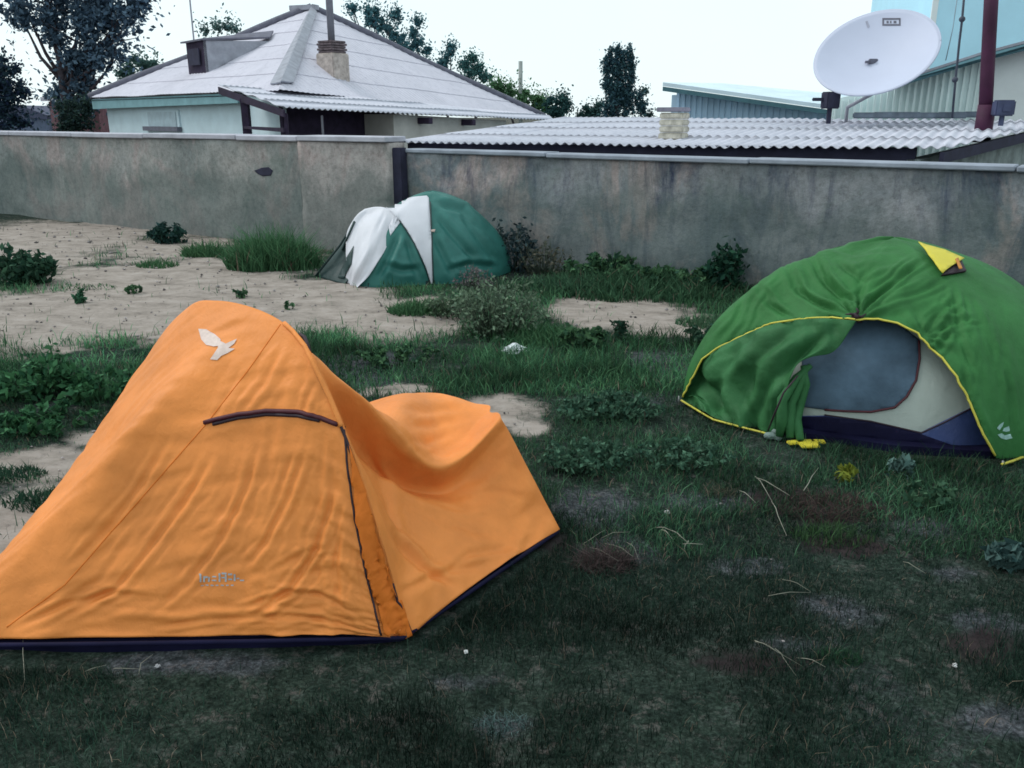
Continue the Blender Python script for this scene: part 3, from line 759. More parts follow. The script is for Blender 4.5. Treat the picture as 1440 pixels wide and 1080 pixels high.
# loose boards and rubble on the upper edge of the shed roof
loose = []
for px_, w_, lab in ((1255, .9, 'longest grey board lying on the shed roof below the siding wall'), (1330, .45, 'dark block lying on the shed roof at the cable foot'), (1365, .35, 'short dark plank lying on the shed roof between cable and pole')):
    h = onto(shed_b, px_, 168, .03) or A(px_, 166, 10.8)
    bm = bmesh.new(); box_bm(bm, h + Vector((0, 0, .03)), (w_, .14, .07), math.atan2(es.y, es.x) + random.uniform(-.3, .3), .012)
    box_bm(bm, h + Vector((.1, .12, .045)), (w_ * .6, .07, .05), math.atan2(es.y, es.x) + .4, .01)
    tag(bm_obj('roof_board', bm, plain('weathered_board', (.12, .15, .19), .9, .4), None), lab, 'board')

# low buildings at the far left
bl = empty('brick_outhouse', (-17, 34, 0), 'reddish brick outhouse behind the trunk of the big tree', 'outhouse')
q0, q1 = A(68, 143, 36), A(136, 141, 35)
prism('wall', [Vector((q0.x, q0.y, -.1)), Vector((q1.x, q1.y, -.1)), q1, q0], plain('red_brick', (.2, .1, .12), .9, .4, 4), bl, Vector((0, 3, 0)))
prism('roof', [q0 + Vector((-.2,-.2,.01)), q1 + Vector((.2,-.2,.01)), q1 + Vector((.2,3.2,.1)), q0 + Vector((-.2,3.2,.1))], M_slate, bl, Vector((0, 0, .16)))
b3 = empty('dark_roofed_barn', (-24, 40, 0), 'dark gabled barn beyond the wall, next to the reddish outhouse', 'barn')
q = [A(-10, 160, 40), A(66, 168, 39), A(66, 162, 39), A(28, 148, 39.5), A(-10, 150, 40)]
prism('roof', q, plain('dark_sheet', (.05, .06, .11), .8, .2), b3, Vector((0, 5, 0)))
prism('wall', [Vector((q[0].x, 40.1, -.1)), Vector((q[1].x, 39.1, -.1)), Vector((q[1].x, 39.1, q[1].z)), Vector((q[0].x, 40.1, q[0].z))], plain('blue_dark_wall', (.1, .13, .2), .9, .2), b3, Vector((0, 4.5, 0)))

# ------------------------------------------------------------------ leaves, trees and plants
def leaf_quads(C, size, up=.3, tint=None, elong=1.6):
    """C (n,3) leaf centres -> verts, faces, colours"""
    n = len(C); d = RNG.normal(size=(n, 3)); d[:, 2] += up; d /= np.linalg.norm(d, axis=1, keepdims=True)
    e = np.cross(d, RNG.normal(size=(n, 3))); e /= np.linalg.norm(e, axis=1, keepdims=True) + 1e-9
    s = (size * RNG.uniform(.6, 1.35, n))[:, None]
    V = np.stack([C - d * s * elong / 2, C + e * s * .42, C + d * s * elong / 2, C - e * s * .42], 1)
    return V.reshape(-1, 3), np.arange(n * 4).reshape(-1, 4), np.repeat(tint, 4, axis=0)
def tints(n, a, b, dark=.35):
    t = RNG.uniform(0, 1, (n, 1)); c = np.array(a) * (1 - t) + np.array(b) * t
    c = c * RNG.uniform(1 - dark, 1 + dark, (n, 1)); return np.concatenate([c, np.ones((n, 1))], 1)
def cloud(centers, rads, n, shell=.75, squash=.85):
    """points clumped in and near the surface of several blobs, with gaps"""
    centers = np.array(centers, float); rads = np.array(rads, float)
    w = rads ** 2; w /= w.sum(); k = RNG.choice(len(rads), n, p=w)
    d = RNG.normal(size=(n, 3)); d /= np.linalg.norm(d, axis=1, keepdims=True)
    r = RNG.uniform(0, 1, n) ** shell
    P = centers[k] + d * (r * rads[k])[:, None] * np.array([1, 1, squash])
    return P
def tree(name, blobs_px, Y, base_px, n, leaf, ca, cb, label, group, trunk_r=.15, limbs=True, sub=12, squash=.9, clump=.36, cat='tree', loose=.3):
    base = vert(base_px, Y, 0)
    root = empty(name, base, label, cat, group)
    cs, rs = [], []
    for (x, y, r) in blobs_px:
        c = A(x, y, Y + random.uniform(-.5, .5) * r / 60 * Y / 34); R_ = r / FPX * Y
        for j in range(sub):
            d = Vector((random.gauss(0, 1), random.gauss(0, 1), random.gauss(0, 1))).normalized() * R_ * random.uniform(.25, .85)
            cs.append(c + d); rs.append(R_ * clump * random.uniform(.6, 1.2))
    P = cloud(cs, rs, n, .8, squash)
    bx_ = np.array([list(A(x, y, Y)) for x, y, r_ in blobs_px]); br_ = np.array([r_ / FPX * Y for x, y, r_ in blobs_px])
    k_ = RNG.integers(0, len(br_), int(n * loose)); dd = RNG.normal(size=(len(k_), 3)) * .62
    P[:len(k_)] = bx_[k_] + dd * br_[k_][:, None] * np.array([1, 1, 1.15])
    V, F, T = leaf_quads(P, leaf, .3, tints(n, ca, cb))
    bm = bmesh.new()
    top = max((A(x, y, Y) for x, y, r in blobs_px), key=lambda p: p.z)
    mid = Vector((base.x, base.y, 0)).lerp(top, .5) + Vector((random.uniform(-.2, .2), 0, 0))
    spine = [Vector((base.x, base.y, -.1)), Vector((base.x, base.y, 0)).lerp(mid, .5), mid, mid.lerp(top, .5) + Vector((random.uniform(-.2, .2), 0, 0)), top]
    tube_bm(bm, spine, [trunk_r, trunk_r * .85, trunk_r * .65, trunk_r * .4, trunk_r * .12], 9)
    if limbs:
        for (x, y, r) in blobs_px:
            c = A(x, y, Y); t = min(max((c.z * .55) / max(top.z, .1), .1), .8)
            i = t * 4; i0 = int(i); s_ = spine[i0].lerp(spine[min(i0 + 1, 4)], i - i0)
            m_ = s_.lerp(c, .5) + Vector((0, random.uniform(-.2, .2), -.12 * (c - s_).length))
            tube_bm(bm, [s_, m_, c], [trunk_r * .45, trunk_r * .3, trunk_r * .08], 6)
            for _ in range(3):
                e = c + Vector((random.gauss(0, 1), random.gauss(0, 1), random.gauss(0, 1))).normalized() * r / FPX * Y * .9
                tube_bm(bm, [m_.lerp(c, .6), e], [trunk_r * .16, trunk_r * .04], 5)
    bm_obj('trunk', bm, M_bark, root, True)
    fast_mesh('crown', V, [F], M_leaf, root, False, {'tint': T})
    return root
NAVY_A, NAVY_B = (.03, .06, .10), (.08, .13, .19)
tree('broadleaf_tree', [(35,12,34),(70,25,34),(60,-20,50),(120,-10,50),(110,35,42),(150,20,40),(190,-8,34),(178,35,26),(140,70,36),(105,80,22),(170,75,18),(118,118,24),(92,110,20),(80,140,20),(110,150,22),(120,92,26),(205,-20,25),(28,20,18)],
     34, 104, 14000, .125, NAVY_A, (.13, .20, .27), 'biggest tree, dark open crown rising beside the hipped roof house', None, .2, True, 8, .9, .46, loose=.12)
tree('conifer_tree', [(-12,110,26),(2,95,20),(8,130,20),(0,155,28),(22,170,20),(-25,150,30),(30,127,9)], 30, -10, 6500, .09, (.02, .03, .07), (.035, .07, .085), 'dark dense tree in front of the dark barn, cut by the picture edge', None, .16, False)
tree('shrub_tree', [(95,160,20),(115,172,18),(90,180,16),(120,150,12)], 32.5, 108, 3000, .08, (.02, .04, .05), (.05, .09, .07), 'dark shrub in front of the reddish brick outhouse', None, .05, False)
tree('broadleaf_tree', [(200,88,16),(182,97,12),(215,95,10),(172,104,8)], 42, 195, 2400, .1, (.05, .11, .1), (.09, .17, .15), 'small green treetop between the big tree and the dormer', 'treetops behind the slate roof', .1, False)
tree('broadleaf_tree', [(288,42,10),(305,36,10),(320,34,11),(333,40,7)], 44, 308, 900, .1, (.08, .15, .16), (.15, .24, .22), 'sparse pale treetop showing above the dormer roof', 'treetops behind the slate roof', .07, False)
tree('broadleaf_tree', [(522,16,12),(530,32,15),(545,45,16),(556,22,9),(560,58,14),(495,12,8)], 40, 548, 4200, .09, (.04, .12, .16), (.09, .2, .21), 'tallest ragged treetop closest to the stove pipe', 'treetops behind the slate roof', .1, True)
tree('poplar_tree', [(587,30,8),(583,48,9),(585,62,12),(600,72,8),(575,70,10)], 41, 585, 2400, .085, (.04, .12, .16), (.09, .2, .21), 'narrow spiky treetop next to the tall ragged one behind the roof', 'treetops behind the slate roof', .08, False)
tree('poplar_tree', [(634,66,8),(627,80,11),(622,92,8)], 42, 628, 1500, .085, (.04, .12, .16), (.09, .2, .21), 'slim small treetop between the spiky one and the bushy one', 'treetops behind the slate roof', .08, False)
tree('broadleaf_tree', [(652,92,10),(665,82,8),(670,98,13),(682,108,12),(660,105,10)], 42, 668, 3000, .09, (.05, .14, .15), (.10, .22, .2), 'bushy treetop halfway down the long roof slope', 'treetops behind the slate roof', .1, False)
tree('bush_tree', [(700,122,10),(715,130,14),(735,140,16),(755,146,14),(768,150,12)], 40, 735, 5200, .09, (.06, .14, .07), (.12, .24, .12), 'light green leafy trees at the low end of the house roof', 'low trees beyond the roofs', .08, False)
tree('bush_tree', [(778,148,13),(790,140,9),(785,156,14),(796,150,8)], 38, 784, 3000, .085, (.025, .07, .08), (.05, .12, .11), 'dark bushy tree at the end of the light green trees', 'low trees beyond the roofs', .08, False)
tree('bush_tree', [(828,158,11),(842,152,9),(838,162,10),(816,164,6)], 38, 832, 2200, .085, (.03, .08, .08), (.06, .13, .12), 'low rounded dark bush between house roof and poplar', 'low trees beyond the roofs', .06, False)
tree('poplar_tree', [(x_, y_, r_) for x_, y0_, y1_ in ((852, 86, 125), (860, 74, 140), (868, 70, 150), (875, 78, 150), (884, 72, 140), (889, 86, 120)) for y_ in range(y0_, y1_, 12) for r_ in (6,)] + [(858,150,14),(870,158,16),(884,152,15),(896,140,9),(902,150,9),(880,135,12),(850,160,9),(868,135,12)],
     36, 871, 9500, .08, (.03, .065, .10), (.07, .15, .16), 'upright dark poplar standing alone against the sky', None, .13, False, 5, 2.4, .6)
tree('bush_tree', [(906,128,7),(903,150,8),(912,160,8)], 37, 905, 700, .08, (.04, .08, .09), (.08, .14, .13), 'thin wispy shrub between the poplar and the brick chimney', 'low trees beyond the roofs', .05, True)
up_ = tube('utility_pole', [vert(732, 40, 0), A(732, 86, 40)], .09, plain('pale_pole', (.3, .33, .32), .8, .2), None, 8); tag(up_, 'thin pale pole standing among the light green trees', 'pole')

def blades(P, h, w, lean=.45, ca=(.02,.05,.03), cb=(.05,.09,.05), dryf=0.0, dark=.4):
    """two-segment grass blades"""
    n = len(P); a = RNG.uniform(0, 2 * math.pi, n); d = np.stack([np.cos(a), np.sin(a), np.zeros(n)], 1)
    a2 = RNG.uniform(0, 2 * math.pi, n); l = np.stack([np.cos(a2), np.sin(a2), np.zeros(n)], 1) * (RNG.uniform(0, lean, n) * h)[:, None]
    hh = (h * RNG.uniform(.55, 1.2, n))[:, None]; ww = (w * RNG.uniform(.6, 1.3, n))[:, None]
    z = np.array([0, 0, 1.])
    m_ = P + l * .35 + z * hh * .55; t = P + l * 1.3 + z * hh
    V = np.stack([P - d * ww / 2, P + d * ww / 2, m_ + d * ww * .4, m_ - d * ww * .4, t], 1).reshape(-1, 3)
    b = np.arange(n)[:, None] * 5
    T = tints(n, ca, cb, dark)
    if np.any(dryf):
        k = RNG.uniform(0, 1, n) < dryf; T[k, :3] = np.array([.16, .13, .1]) * RNG.uniform(.5, 1.3, (k.sum(), 1))
    return V, b + np.array([0, 1, 2, 3]), b + np.array([3, 2, 4]), np.repeat(T, 5, axis=0)

# tent footprints (plan) - nothing grows through them
OR_HEM = [Vector((-2.1, 2.25, 0)), Vector((-1.0, 2.27, 0)), Vector((-.31, 2.40, 0)), Vector((.235, 3.17, 0)), Vector((-.75, 4.05, 0)), Vector((-1.72, 3.5, 0))]
def inpoly(x, y, poly):
    r = np.zeros(np.shape(x), bool); n = len(poly)
    for i in range(n):
        a, b2 = poly[i], poly[(i+1) % n]
        c = ((a[1] > y) != (b2[1] > y)) & (x < (b2[0]-a[0]) * (y - a[1]) / (b2[1] - a[1] + 1e-12) + a[0]); r ^= c
    return r
GT_BASE = [Vector(p) for p in [(1.03,4.93), (1.25,4.63), (1.50,4.22), (1.95,4.02), (2.43,3.93), (2.95,4.15), (3.3,4.75), (3.2,5.5), (2.7,5.95), (2.1,5.95), (1.5,5.55)]]
TT_BASE = [Vector(p) for p in [(-1.72,9.3), (-1.66,8.75), (-1.45,8.46), (-.83,8.60), (-.3,8.9), (-.01,9.55), (-.3,10.0), (-.9,10.15), (-1.5,9.9)]]

# main turf: one sheet of short grass, thinner beyond; near blades coloured darker to carry the vignette
def turf(n, y0, y1, hmin, hmax, w, ca, cb, dryf, pw=1.0, seed=0, thr=.45):
    y = y0 + (y1 - y0) * RNG.uniform(0, 1, n) ** pw; x = RNG.uniform(-1, 1, n) * (y * .68 + 1.0)
    s, so, dr = masks(x, y)
    dens = np.maximum(1 - s * 1.12, .012) * (1 - so * .6) * (1 - dr * .3) * np.clip(.75 + fbm(x * 2.2, y * 2.2, 81 + seed, 3) * 1.6, .12, 1)
    k = RNG.uniform(0, 1, n) < dens
    k &= ~inpoly(x, y, [(p.x, p.y) for p in OR_HEM]) & ~inpoly(x, y, [(p.x, p.y) for p in GT_BASE]) & ~inpoly(x, y, [(p.x, p.y) for p in TT_BASE])
    k &= (y + .605 * x) < 9.75                       # stops at the walls
    x, y = x[k], y[k]; s = s[k]
    h = hmin + (hmax - hmin) * np.clip(.5 + fbm(x * 1.4, y * 1.4, 91, 3), 0, 1)
    V, q, t, C = blades(np.stack([x, y, hz(x, y) - .015], 1), h * RNG.uniform(.5, 1.5, len(x)), w, .9, ca, cb, dryf, .55)
    g_ = np.clip(1 + fbm(x * 1.7, y * 1.7, 95, 4) * 1.5 + s * .4, .45, 1.9)
    C[:, :3] *= np.repeat(g_, 5)[:, None]
    return V, q, t, C
def join(parts):
    off = 0; Vs, Q, T3, Cc = [], [], [], []
    for V, q, t, c in parts:
        Vs.append(V); Q.append(q + off); T3.append(t + off); Cc.append(c); off += len(V)
    return np.concatenate(Vs), [np.concatenate(Q), np.concatenate(T3)], np.concatenate(Cc)
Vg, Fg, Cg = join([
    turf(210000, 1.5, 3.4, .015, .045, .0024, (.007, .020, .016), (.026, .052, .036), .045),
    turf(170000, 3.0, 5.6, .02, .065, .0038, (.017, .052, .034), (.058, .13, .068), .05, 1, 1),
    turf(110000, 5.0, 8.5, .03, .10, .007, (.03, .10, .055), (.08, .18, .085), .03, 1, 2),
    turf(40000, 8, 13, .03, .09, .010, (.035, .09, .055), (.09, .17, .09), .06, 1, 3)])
gr = fast_mesh('grass', Vg, Fg, M_leaf, None, False, {'tint': Cg}); tag(gr, 'short trodden turf covering the yard between the tents, near blades darkened for vignette', 'grass', kind='stuff')

def fore(c, w, depth):
    lim = 9.72 - w * depth; q = c.y + .605 * c.x
    return Vector((c.x * lim / q, c.y * lim / q, 0)) if q > lim else c
def tuft(name, px, py, w_px, h_px, n, ca, cb, label, group=None, wid=None, dryf=0, lean=.8, depth=.6, cat='grass tuft'):
    c = G(px, py); k = (c.y * CP + CAM_H * SP) / FPX; w = w_px * k / 2; h = h_px * k; c = fore(c, w, depth)
    a = RNG.uniform(0, 2 * math.pi, n); r = np.sqrt(RNG.uniform(0, 1, n))
    P = np.stack([c.x + np.cos(a) * r * w, c.y + np.sin(a) * r * w * depth, 0 * a], 1); P[:, 2] = hz(P[:, 0], P[:, 1]) - .02
    hh = h * (1 - .55 * r ** 2) * RNG.uniform(.7, 1.1, n)
    V, q, t, C = blades(P, hh, wid or max(.006, k * 1.6), lean, ca, cb, dryf)
    o = fast_mesh(name, V, [q, t], M_leaf, None, False, {'tint': C}); return tag(o, label, cat, group)
def weed(name, px, py, w_px, h_px, n, leaf, ca, cb, label, group=None, stems=14, depth=.7, cat='weed', spread=1.0):
    c = G(px, py); k = (c.y * CP + CAM_H * SP) / FPX; w = w_px * k / 2; h = h_px * k; c = fore(c, w, depth)
    root = empty(name, Vector((c.x, c.y, 0)), label, cat, group)
    bm = bmesh.new(); tips = []
    for i in range(stems):
        a = random.uniform(0, 6.28); r = math.sqrt(random.random())
        b_ = Vector((c.x + math.cos(a) * r * w * .6, c.y + math.sin(a) * r * w * .6 * depth, -.02))
        t_ = Vector((c.x + math.cos(a) * r * w * 1.0 * spread, c.y + math.sin(a) * r * w * depth, h * (1 - .5 * r * r) * random.uniform(.6, 1.05)))
        m_ = b_.lerp(t_, .5) + Vector((random.uniform(-.03, .03), 0, .03))
        tube_bm(bm, [b_, m_, t_], [max(.003, k * .8), max(.0025, k * .6), .0015], 5); tips.append((b_, m_, t_))
    bm_obj('stem', bm, plain_stem, root, True)
    P = np.zeros((n, 3))
    for i in range(n):
        b_, m_, t_ = tips[i % len(tips)]; u = random.random() ** .7
        q = b_.lerp(m_, u * 2) if u < .5 else m_.lerp(t_, u * 2 - 1)
        g_ = h * .11 * (1.3 - u * .7); P[i] = (q.x + random.gauss(0, g_), q.y + random.gauss(0, g_), max(.008, q.z + random.gauss(0, g_ * .6)))
    V, F, T = leaf_quads(P, leaf, .25, tints(n, ca, cb))
    fast_mesh('foliage', V, [F], M_leaf, root, False, {'tint': T}); return root
plain_stem = plain('weed_stem', (.05, .07, .05), .8, .3)
GA, GB = (.04, .11, .055), (.09, .19, .09)
DA, DB = (.016, .05, .035), (.045, .10, .06)
GT = 'weeds along the foot of the walls'
tuft('tall_grass_clump', 385, 377, 130, 62, 2600, (.045, .12, .06), (.09, .2, .1), 'tallest bright grass clump before the pinkish wall beside the teal tent', None, .014, .02)
tuft('tall_grass_clump', 290, 358, 70, 26, 700, GA, GB, 'low grass clump between the tallest clump and the dark wall weed', None, .014)
weed('weed_bush', 237, 340, 58, 28, 700, .05, DA, (.03, .07, .07), 'dark low weed at the foot of the long grey wall', GT, 16)
weed('weed_bush', 32, 398, 95, 55, 1500, .05, DA, DB, 'dark leafy weed bush alone on bare sand cut by the picture edge', None, 26)
weed('small_weed', 117, 426, 30, 20, 130, .035, (.03, .1, .06), (.05, .14, .08), 'tiny green weed on the sand next to the big dark bush', None, 7)
weed('small_weed', 192, 412, 32, 14, 110, .03, DA, GB, 'tiny flat weed on the sand between dark bush and orange tent peak', None, 7)
weed('small_weed', 337, 418, 30, 13, 110, .03, DA, GB, 'tiny weed directly above the orange tent peak on sand', None, 7)
weed('small_weed', 405, 436, 16, 12, 50, .03, DA, GB, 'smallest weed sprig on the sand between orange and teal tents', None, 4)
tuft('low_grass_strip', 222, 374, 62, 14, 350, GA, GB, 'thin low grass streak on the sand between wall and orange tent', None, .012)
tag(tuft('sparse_grass', 110, 404, 110, 7, 240, DA, GB, 'faint grass streak crossing the sand from the big dark bush', None, .01), kind='stuff')
tuft('low_grass_strip', 205, 494, 70, 10, 220, DA, DB, 'dark dry grass streak on sand touching the side of the orange tent', None, .01)
weed('weed_bush', 722, 352, 56, 72, 620, .04, (.02, .04, .05), (.05, .08, .085), 'dark bluish weed against the wall touching the teal tent', GT, 18)
weed('weed_bush', 765, 372, 76, 56, 300, .03, (.05, .07, .055), (.13, .12, .09), 'brownish seedy weed against the wall beside the dark bluish weed', GT, 24)
weed('weed_bush', 850, 378, 120, 38, 1300, .045, DA, GB, 'low weed bank at the wall foot in mid picture', GT, 26)
weed('weed_bush', 945, 386, 110, 34, 1100, .045, DA, GB, 'low weed bank at the wall foot next to the tall upright weed', GT, 24)
weed('tall_weed', 1022, 388, 52, 66, 700, .045, (.01, .04, .03), (.025, .075, .045), 'tall dark upright weed against the wall near the green tent', None, 16)
tuft('wall_grass', 900, 402, 340, 32, 4200, (.03, .08, .045), (.06, .13, .07), 'long grass band below the streaked wall between two tents', None, .014, .04, .8, .45)
tuft('wall_grass', 800, 410, 130, 22, 1100, (.03, .075, .05), (.06, .12, .075), 'grass patch between the teal tent and the round bare patch', None, .014)
weed('grey_green_bush', 700, 466, 130, 80, 1900, .024, (.08, .13, .09), (.17, .24, .16), 'grey green feathery bush in front of the teal tent', None, 80, spread=1.15)
weed('grey_green_bush', 640, 442, 90, 40, 900, .024, (.07, .12, .08), (.14, .21, .13), 'lower weed bush below the white strip of the teal tent', None, 40)
weed('flowering_weed', 668, 412, 60, 44, 420, .02, (.10, .09, .10), (.22, .19, .2), 'pinkish grey seedhead weed at the foot of the teal tent', None, 34)
tuft('tall_grass_clump', 590, 438, 90, 24, 900, GA, GB, 'green grass clump in front of the teal tent door', None, .012)
tuft('tall_grass_clump', 760, 470, 140, 26, 1400, GA, GB, 'loose grass clump between the feathery bush and the bare patch', None, .012)
weed('upright_weed', 868, 478, 15, 46, 160, .028, DA, DB, 'single dark upright weed stalk standing before the bare sand patch', None, 4)
weed('weed_bush', 820, 486, 70, 32, 700, .03, DA, GB, 'low weed next to the single dark stalk below the bare patch', None, 18)
weed('weed_bush', 1000, 482, 90, 26, 800, .03, DA, (.06,.11,.07), 'low weed on the turf between dark stalk and green tent', None, 18)
tuft('tall_grass_clump', 1010, 452, 120, 18, 900, (.05, .11, .06), (.08, .15, .09), 'pale grass patch beside the shoulder of the green tent', None, .012)
for (px_, py_, w_, h_, n_, lab) in ((30,560,110,50,560,'dense nettle patch with most space to the orange tent, cut by the picture edge'), (80,555,70,76,480,'tallest dark nettle in the nettle bed'),
        (140,560,110,44,560,'spreading nettle patch between the tallest nettle and orange tent'), (60,600,150,30,560,'lower nettle fringe below the tall nettle'), (185,545,50,32,240,'nettle touching the orange tent slope')):
    weed('nettle', px_, py_, w_, h_, n_, .036, (.018, .065, .035), (.06, .17, .075), lab, 'nettles beside the orange tent', 22, .9)
tuft('low_grass_strip', 70, 700, 130, 22, 700, DA, DB, 'dark grass streak on bare soil beside the orange tent slope', None, .007)
tuft('low_grass_strip', 20, 665, 90, 20, 380, DA, DB, 'dark grass streak just below the nettles at the picture edge', None, .007)
weed('ground_weed', 560, 508, 130, 22, 900, .025, DA, GB, 'creeping weed above the orange tent saddle', None, 24)
weed('ground_weed', 850, 585, 170, 34, 1500, .024, (.03, .08, .055), (.085, .17, .11), 'leafy ground weed between orange and green tents', None, 44)
weed('ground_weed', 830, 655, 150, 36, 1500, .02, (.03, .08, .055), (.085, .17, .11), 'leafy ground weed beside the foot corner of the orange tent', None, 44)
weed('ground_weed', 960, 650, 150, 30, 1200, .02, (.03, .08, .055), (.085, .17, .11), 'leafy ground weed below the green tent flap', None, 40)
weed('pale_weed', 1264, 672, 26, 46, 90, .03, (.06, .12, .11), (.12, .2, .18), 'pale blue green weed in front of the open green tent', None, 5)
weed('yellow_weed', 1190, 676, 34, 28, 120, .026, (.1, .14, .02), (.22, .24, .04), 'yellow green leafy weed below the green tent door', None, 6)
weed('pale_weed', 1300, 706, 90, 34, 240, .026, (.03, .08, .05), (.07, .14, .08), 'sparse bright weed below the printed corner of the green tent', None, 14)
weed('broad_weed', 1420, 790, 70, 30, 220, .045, (.03, .07, .07), (.08, .14, .13), 'pale broad leaved weed on dark turf cut by the picture edge', None, 12)
tuft('bright_grass_tuft', 1170, 748, 120, 26, 420, (.03, .07, .03), (.06, .12, .05), 'brighter grass tuft just below the brown dead grass heap', None, .004)
tuft('bright_grass_tuft', 1180, 925, 70, 22, 300, (.02, .07, .035), (.04, .1, .05), 'bright grass tuft beside the dry stalks', None, .003)
tuft('dry_grass_clump', 850, 792, 95, 34, 900, (.04, .03, .03), (.10, .075, .075), 'reddish dead grass heap under grey arched stalks beside orange tent', None, .003, 0, 1.6)
tuft('dry_grass_clump', 1165, 712, 150, 22, 800, (.04, .03, .028), (.085, .062, .055), 'brown dead grass heap in front of the green tent', None, .004, 0, 1.8)
tuft('dry_grass_clump', 1010, 690, 60, 16, 260, (.04, .05, .04), (.12, .11, .08), 'sparse dry grass wisps in the mid ground', None, .004, 0, 2.0)

# ------------------------------------------------------------------ orange tent
ot = empty('orange_tent', (-.9, 3.0, 0), 'orange nylon tent with dark arched door hood and sagging foot end', 'tent')
def ridge_noise(x, y, seed):
    return 1 - np.abs(noise(x, y, seed)) * 2 * 1.6
FR, RRc = (-.342, 2.446, .004), (.198, 3.20, .006)
H = [FR, A(532, 745, 2.50), A(484, 600, 2.60), A(441, 503, 2.71), A(428, 484, 2.76), A(396, 452, 2.86), A(350, 431, 2.96), A(305, 423, 3.04), A(268, 430, 3.11), (-1.42, 3.26, .76), (-1.57, 3.42, .42), (-1.72, 3.5, .0)]
hemL = (-1.88, 2.36, .06)
BASE = [(-.346, 2.443, .004), A(490, 894, 2.395), A(372, 894, 2.385), A(240, 896, 2.37), A(150, 897, 2.36), A(20, 898, 2.35), A(-60, 898, 2.35), hemL, (-1.9, 2.40, .06), (-1.90, 2.75, .03), (-1.84, 3.1, .03), (-1.725, 3.49, .0)]
midoff = {6: A(178, 610, 2.66), 7: A(150, 640, 2.72), 8: A(133, 655, 2.78)}
rows = []
ts = [0, .12, .28, .4, .44, .52, .60, .67, .74, .83, .91, 1]
for i, (h_, b_) in enumerate(zip(H, BASE)):
    h_ = Vector(h_); b_ = Vector(b_)
    m_ = h_.lerp(b_, .5)
    inward = Vector((.5, .8, 0)).normalized()
    bulge = {0: 0, 1: .0, 2: .015, 3: .02, 4: .02, 5: .0, 6: 0}.get(i, 0)
    m_ = m_ + inward * bulge - Vector((0, 0, bulge * .3))
    if i in midoff: m_ = midoff[i]
    rows.append([h_, h_.lerp(m_, .5), m_, m_.lerp(b_, .5), b_])
NU, NV = 300, 150
P = spline_grid(rows, NU, NV, ts)
Nn = orient_out(grid_normals(P), P, (-1.1, 3.1, .2))
u = np.linspace(0, 1, NU)[:, None] * np.ones((1, NV)); v_ = np.ones((NU, 1)) * np.linspace(0, 1, NV)[None, :]
edge = np.clip(v_ / .06, 0, 1) * np.clip(u / .03, 0, 1)
front = 1 / (1 + np.exp((u - .50) / .02))
arch = np.exp(-((v_ - .42) / .3) ** 2)
# folds fanning from the pulled tip: run along v, spaced in u; stronger near the hem
w = noise(u * 24 + v_ * 4.0, v_ * 1.5, 5) * .030 * (.3 + v_) + noise(u * 60 + v_ * 9, v_ * 3.6, 6) * .010 * front
w += (ridge_noise(u * 13 + v_ * 3.4, v_ * 1.1, 9) - .6) * .010 * front * np.clip(v_ * 1.6, .2, 1)
w += noise(u * 12, v_ * 38 + u * 9, 7) * .011 * np.clip((v_ - .72) / .2, 0, 1) * front
w *= (.30 + .5 * front) * edge
w += fbm(u * 9, v_ * 6, 12, 3) * .009 * edge + noise(u * 40 - v_ * 22, v_ * 12, 14) * .007 * edge
X_, Y_ = topx(P)
OF = [[[(240,610),(200,680),(150,745),(95,800)], .8], [[(300,640),(262,700),(215,765),(165,825),(80,872)], 1.2], [[(365,615),(345,690),(310,760),(262,820),(205,872)], 1.1],
      [[(432,625),(405,700),(372,765),(345,800)], .9], [[(474,680),(446,770),(408,830),(350,872)], 1.1], [[(205,884),(280,872),(380,868),(505,876)], .9], [[(330,858),(400,834),(450,838),(500,858)], .8],
      [[(402,478),(372,540),(338,582)], .7], [[(448,530),(432,560),(425,585)], .6], [[(410,640),(396,690),(385,720)], .5], [[(20,885),(90,850),(150,835),(210,840)], .8], [[(480,740),(470,800),(478,850)], .7],
      [[(330,690),(300,735),(275,750)], .5], [[(390,800),(430,775),(462,770)], .5], [[(240,760),(255,800),(240,840)], .5], [[(345,508),(318,560),(300,590)], .3], [[(60,868),(140,812),(190,742)], .5]]
w = w + (creases(X_, Y_, OF, 4.6, .0085) + creases(X_ + 14 + noise(Y_ / 30, X_ / 60, 2) * 14, Y_ + 6, OF, 3.0, .0026) + creases(X_ - 17 + noise(Y_ / 24, X_ / 50, 4) * 14, Y_ - 9, OF, 3.0, .0024)) * np.clip(v_ / .1, 0, 1) * np.clip((1 - v_) / .03, 0, 1)
P = P + Nn * w[..., None]
fly1 = fast_mesh('vestibule', P.reshape(-1, 3), [grid_faces(NU, NV)], M_orange, ot)
c1 = [(441,503,2.71),(466,566,2.77),(500,622,2.85),(553,668,2.965),(615,685,3.085),(665,652,3.19),(713,602,3.28)]
c2 = [(428,484,2.76),(466,524,2.78),(512,562,2.80),(560,614,2.86),(609,658,2.985),(657,640,3.12),(705,589,3.27)]
tm = [(352,429,2.96),(440,520,3.02),(505,570,3.12),(560,590,3.10),(612,628,3.20),(655,612,3.30),(690,580,3.42)]
br = [(262,432,3.12),(420,540,3.30),(500,572,3.42),(556,557,3.52),(598,553,3.60),(640,556,3.60),(676,570,3.56)]
bb = [(-1.72,3.5,.0),(-1.55,3.6,0),(-1.38,3.7,0),(-1.18,3.8,0),(-1.0,3.92,0),(-.86,4.0,0),(-.75,4.05,0)]
vt_ = [0, .16, .32, .5, .68, .85, 1]
rows = []
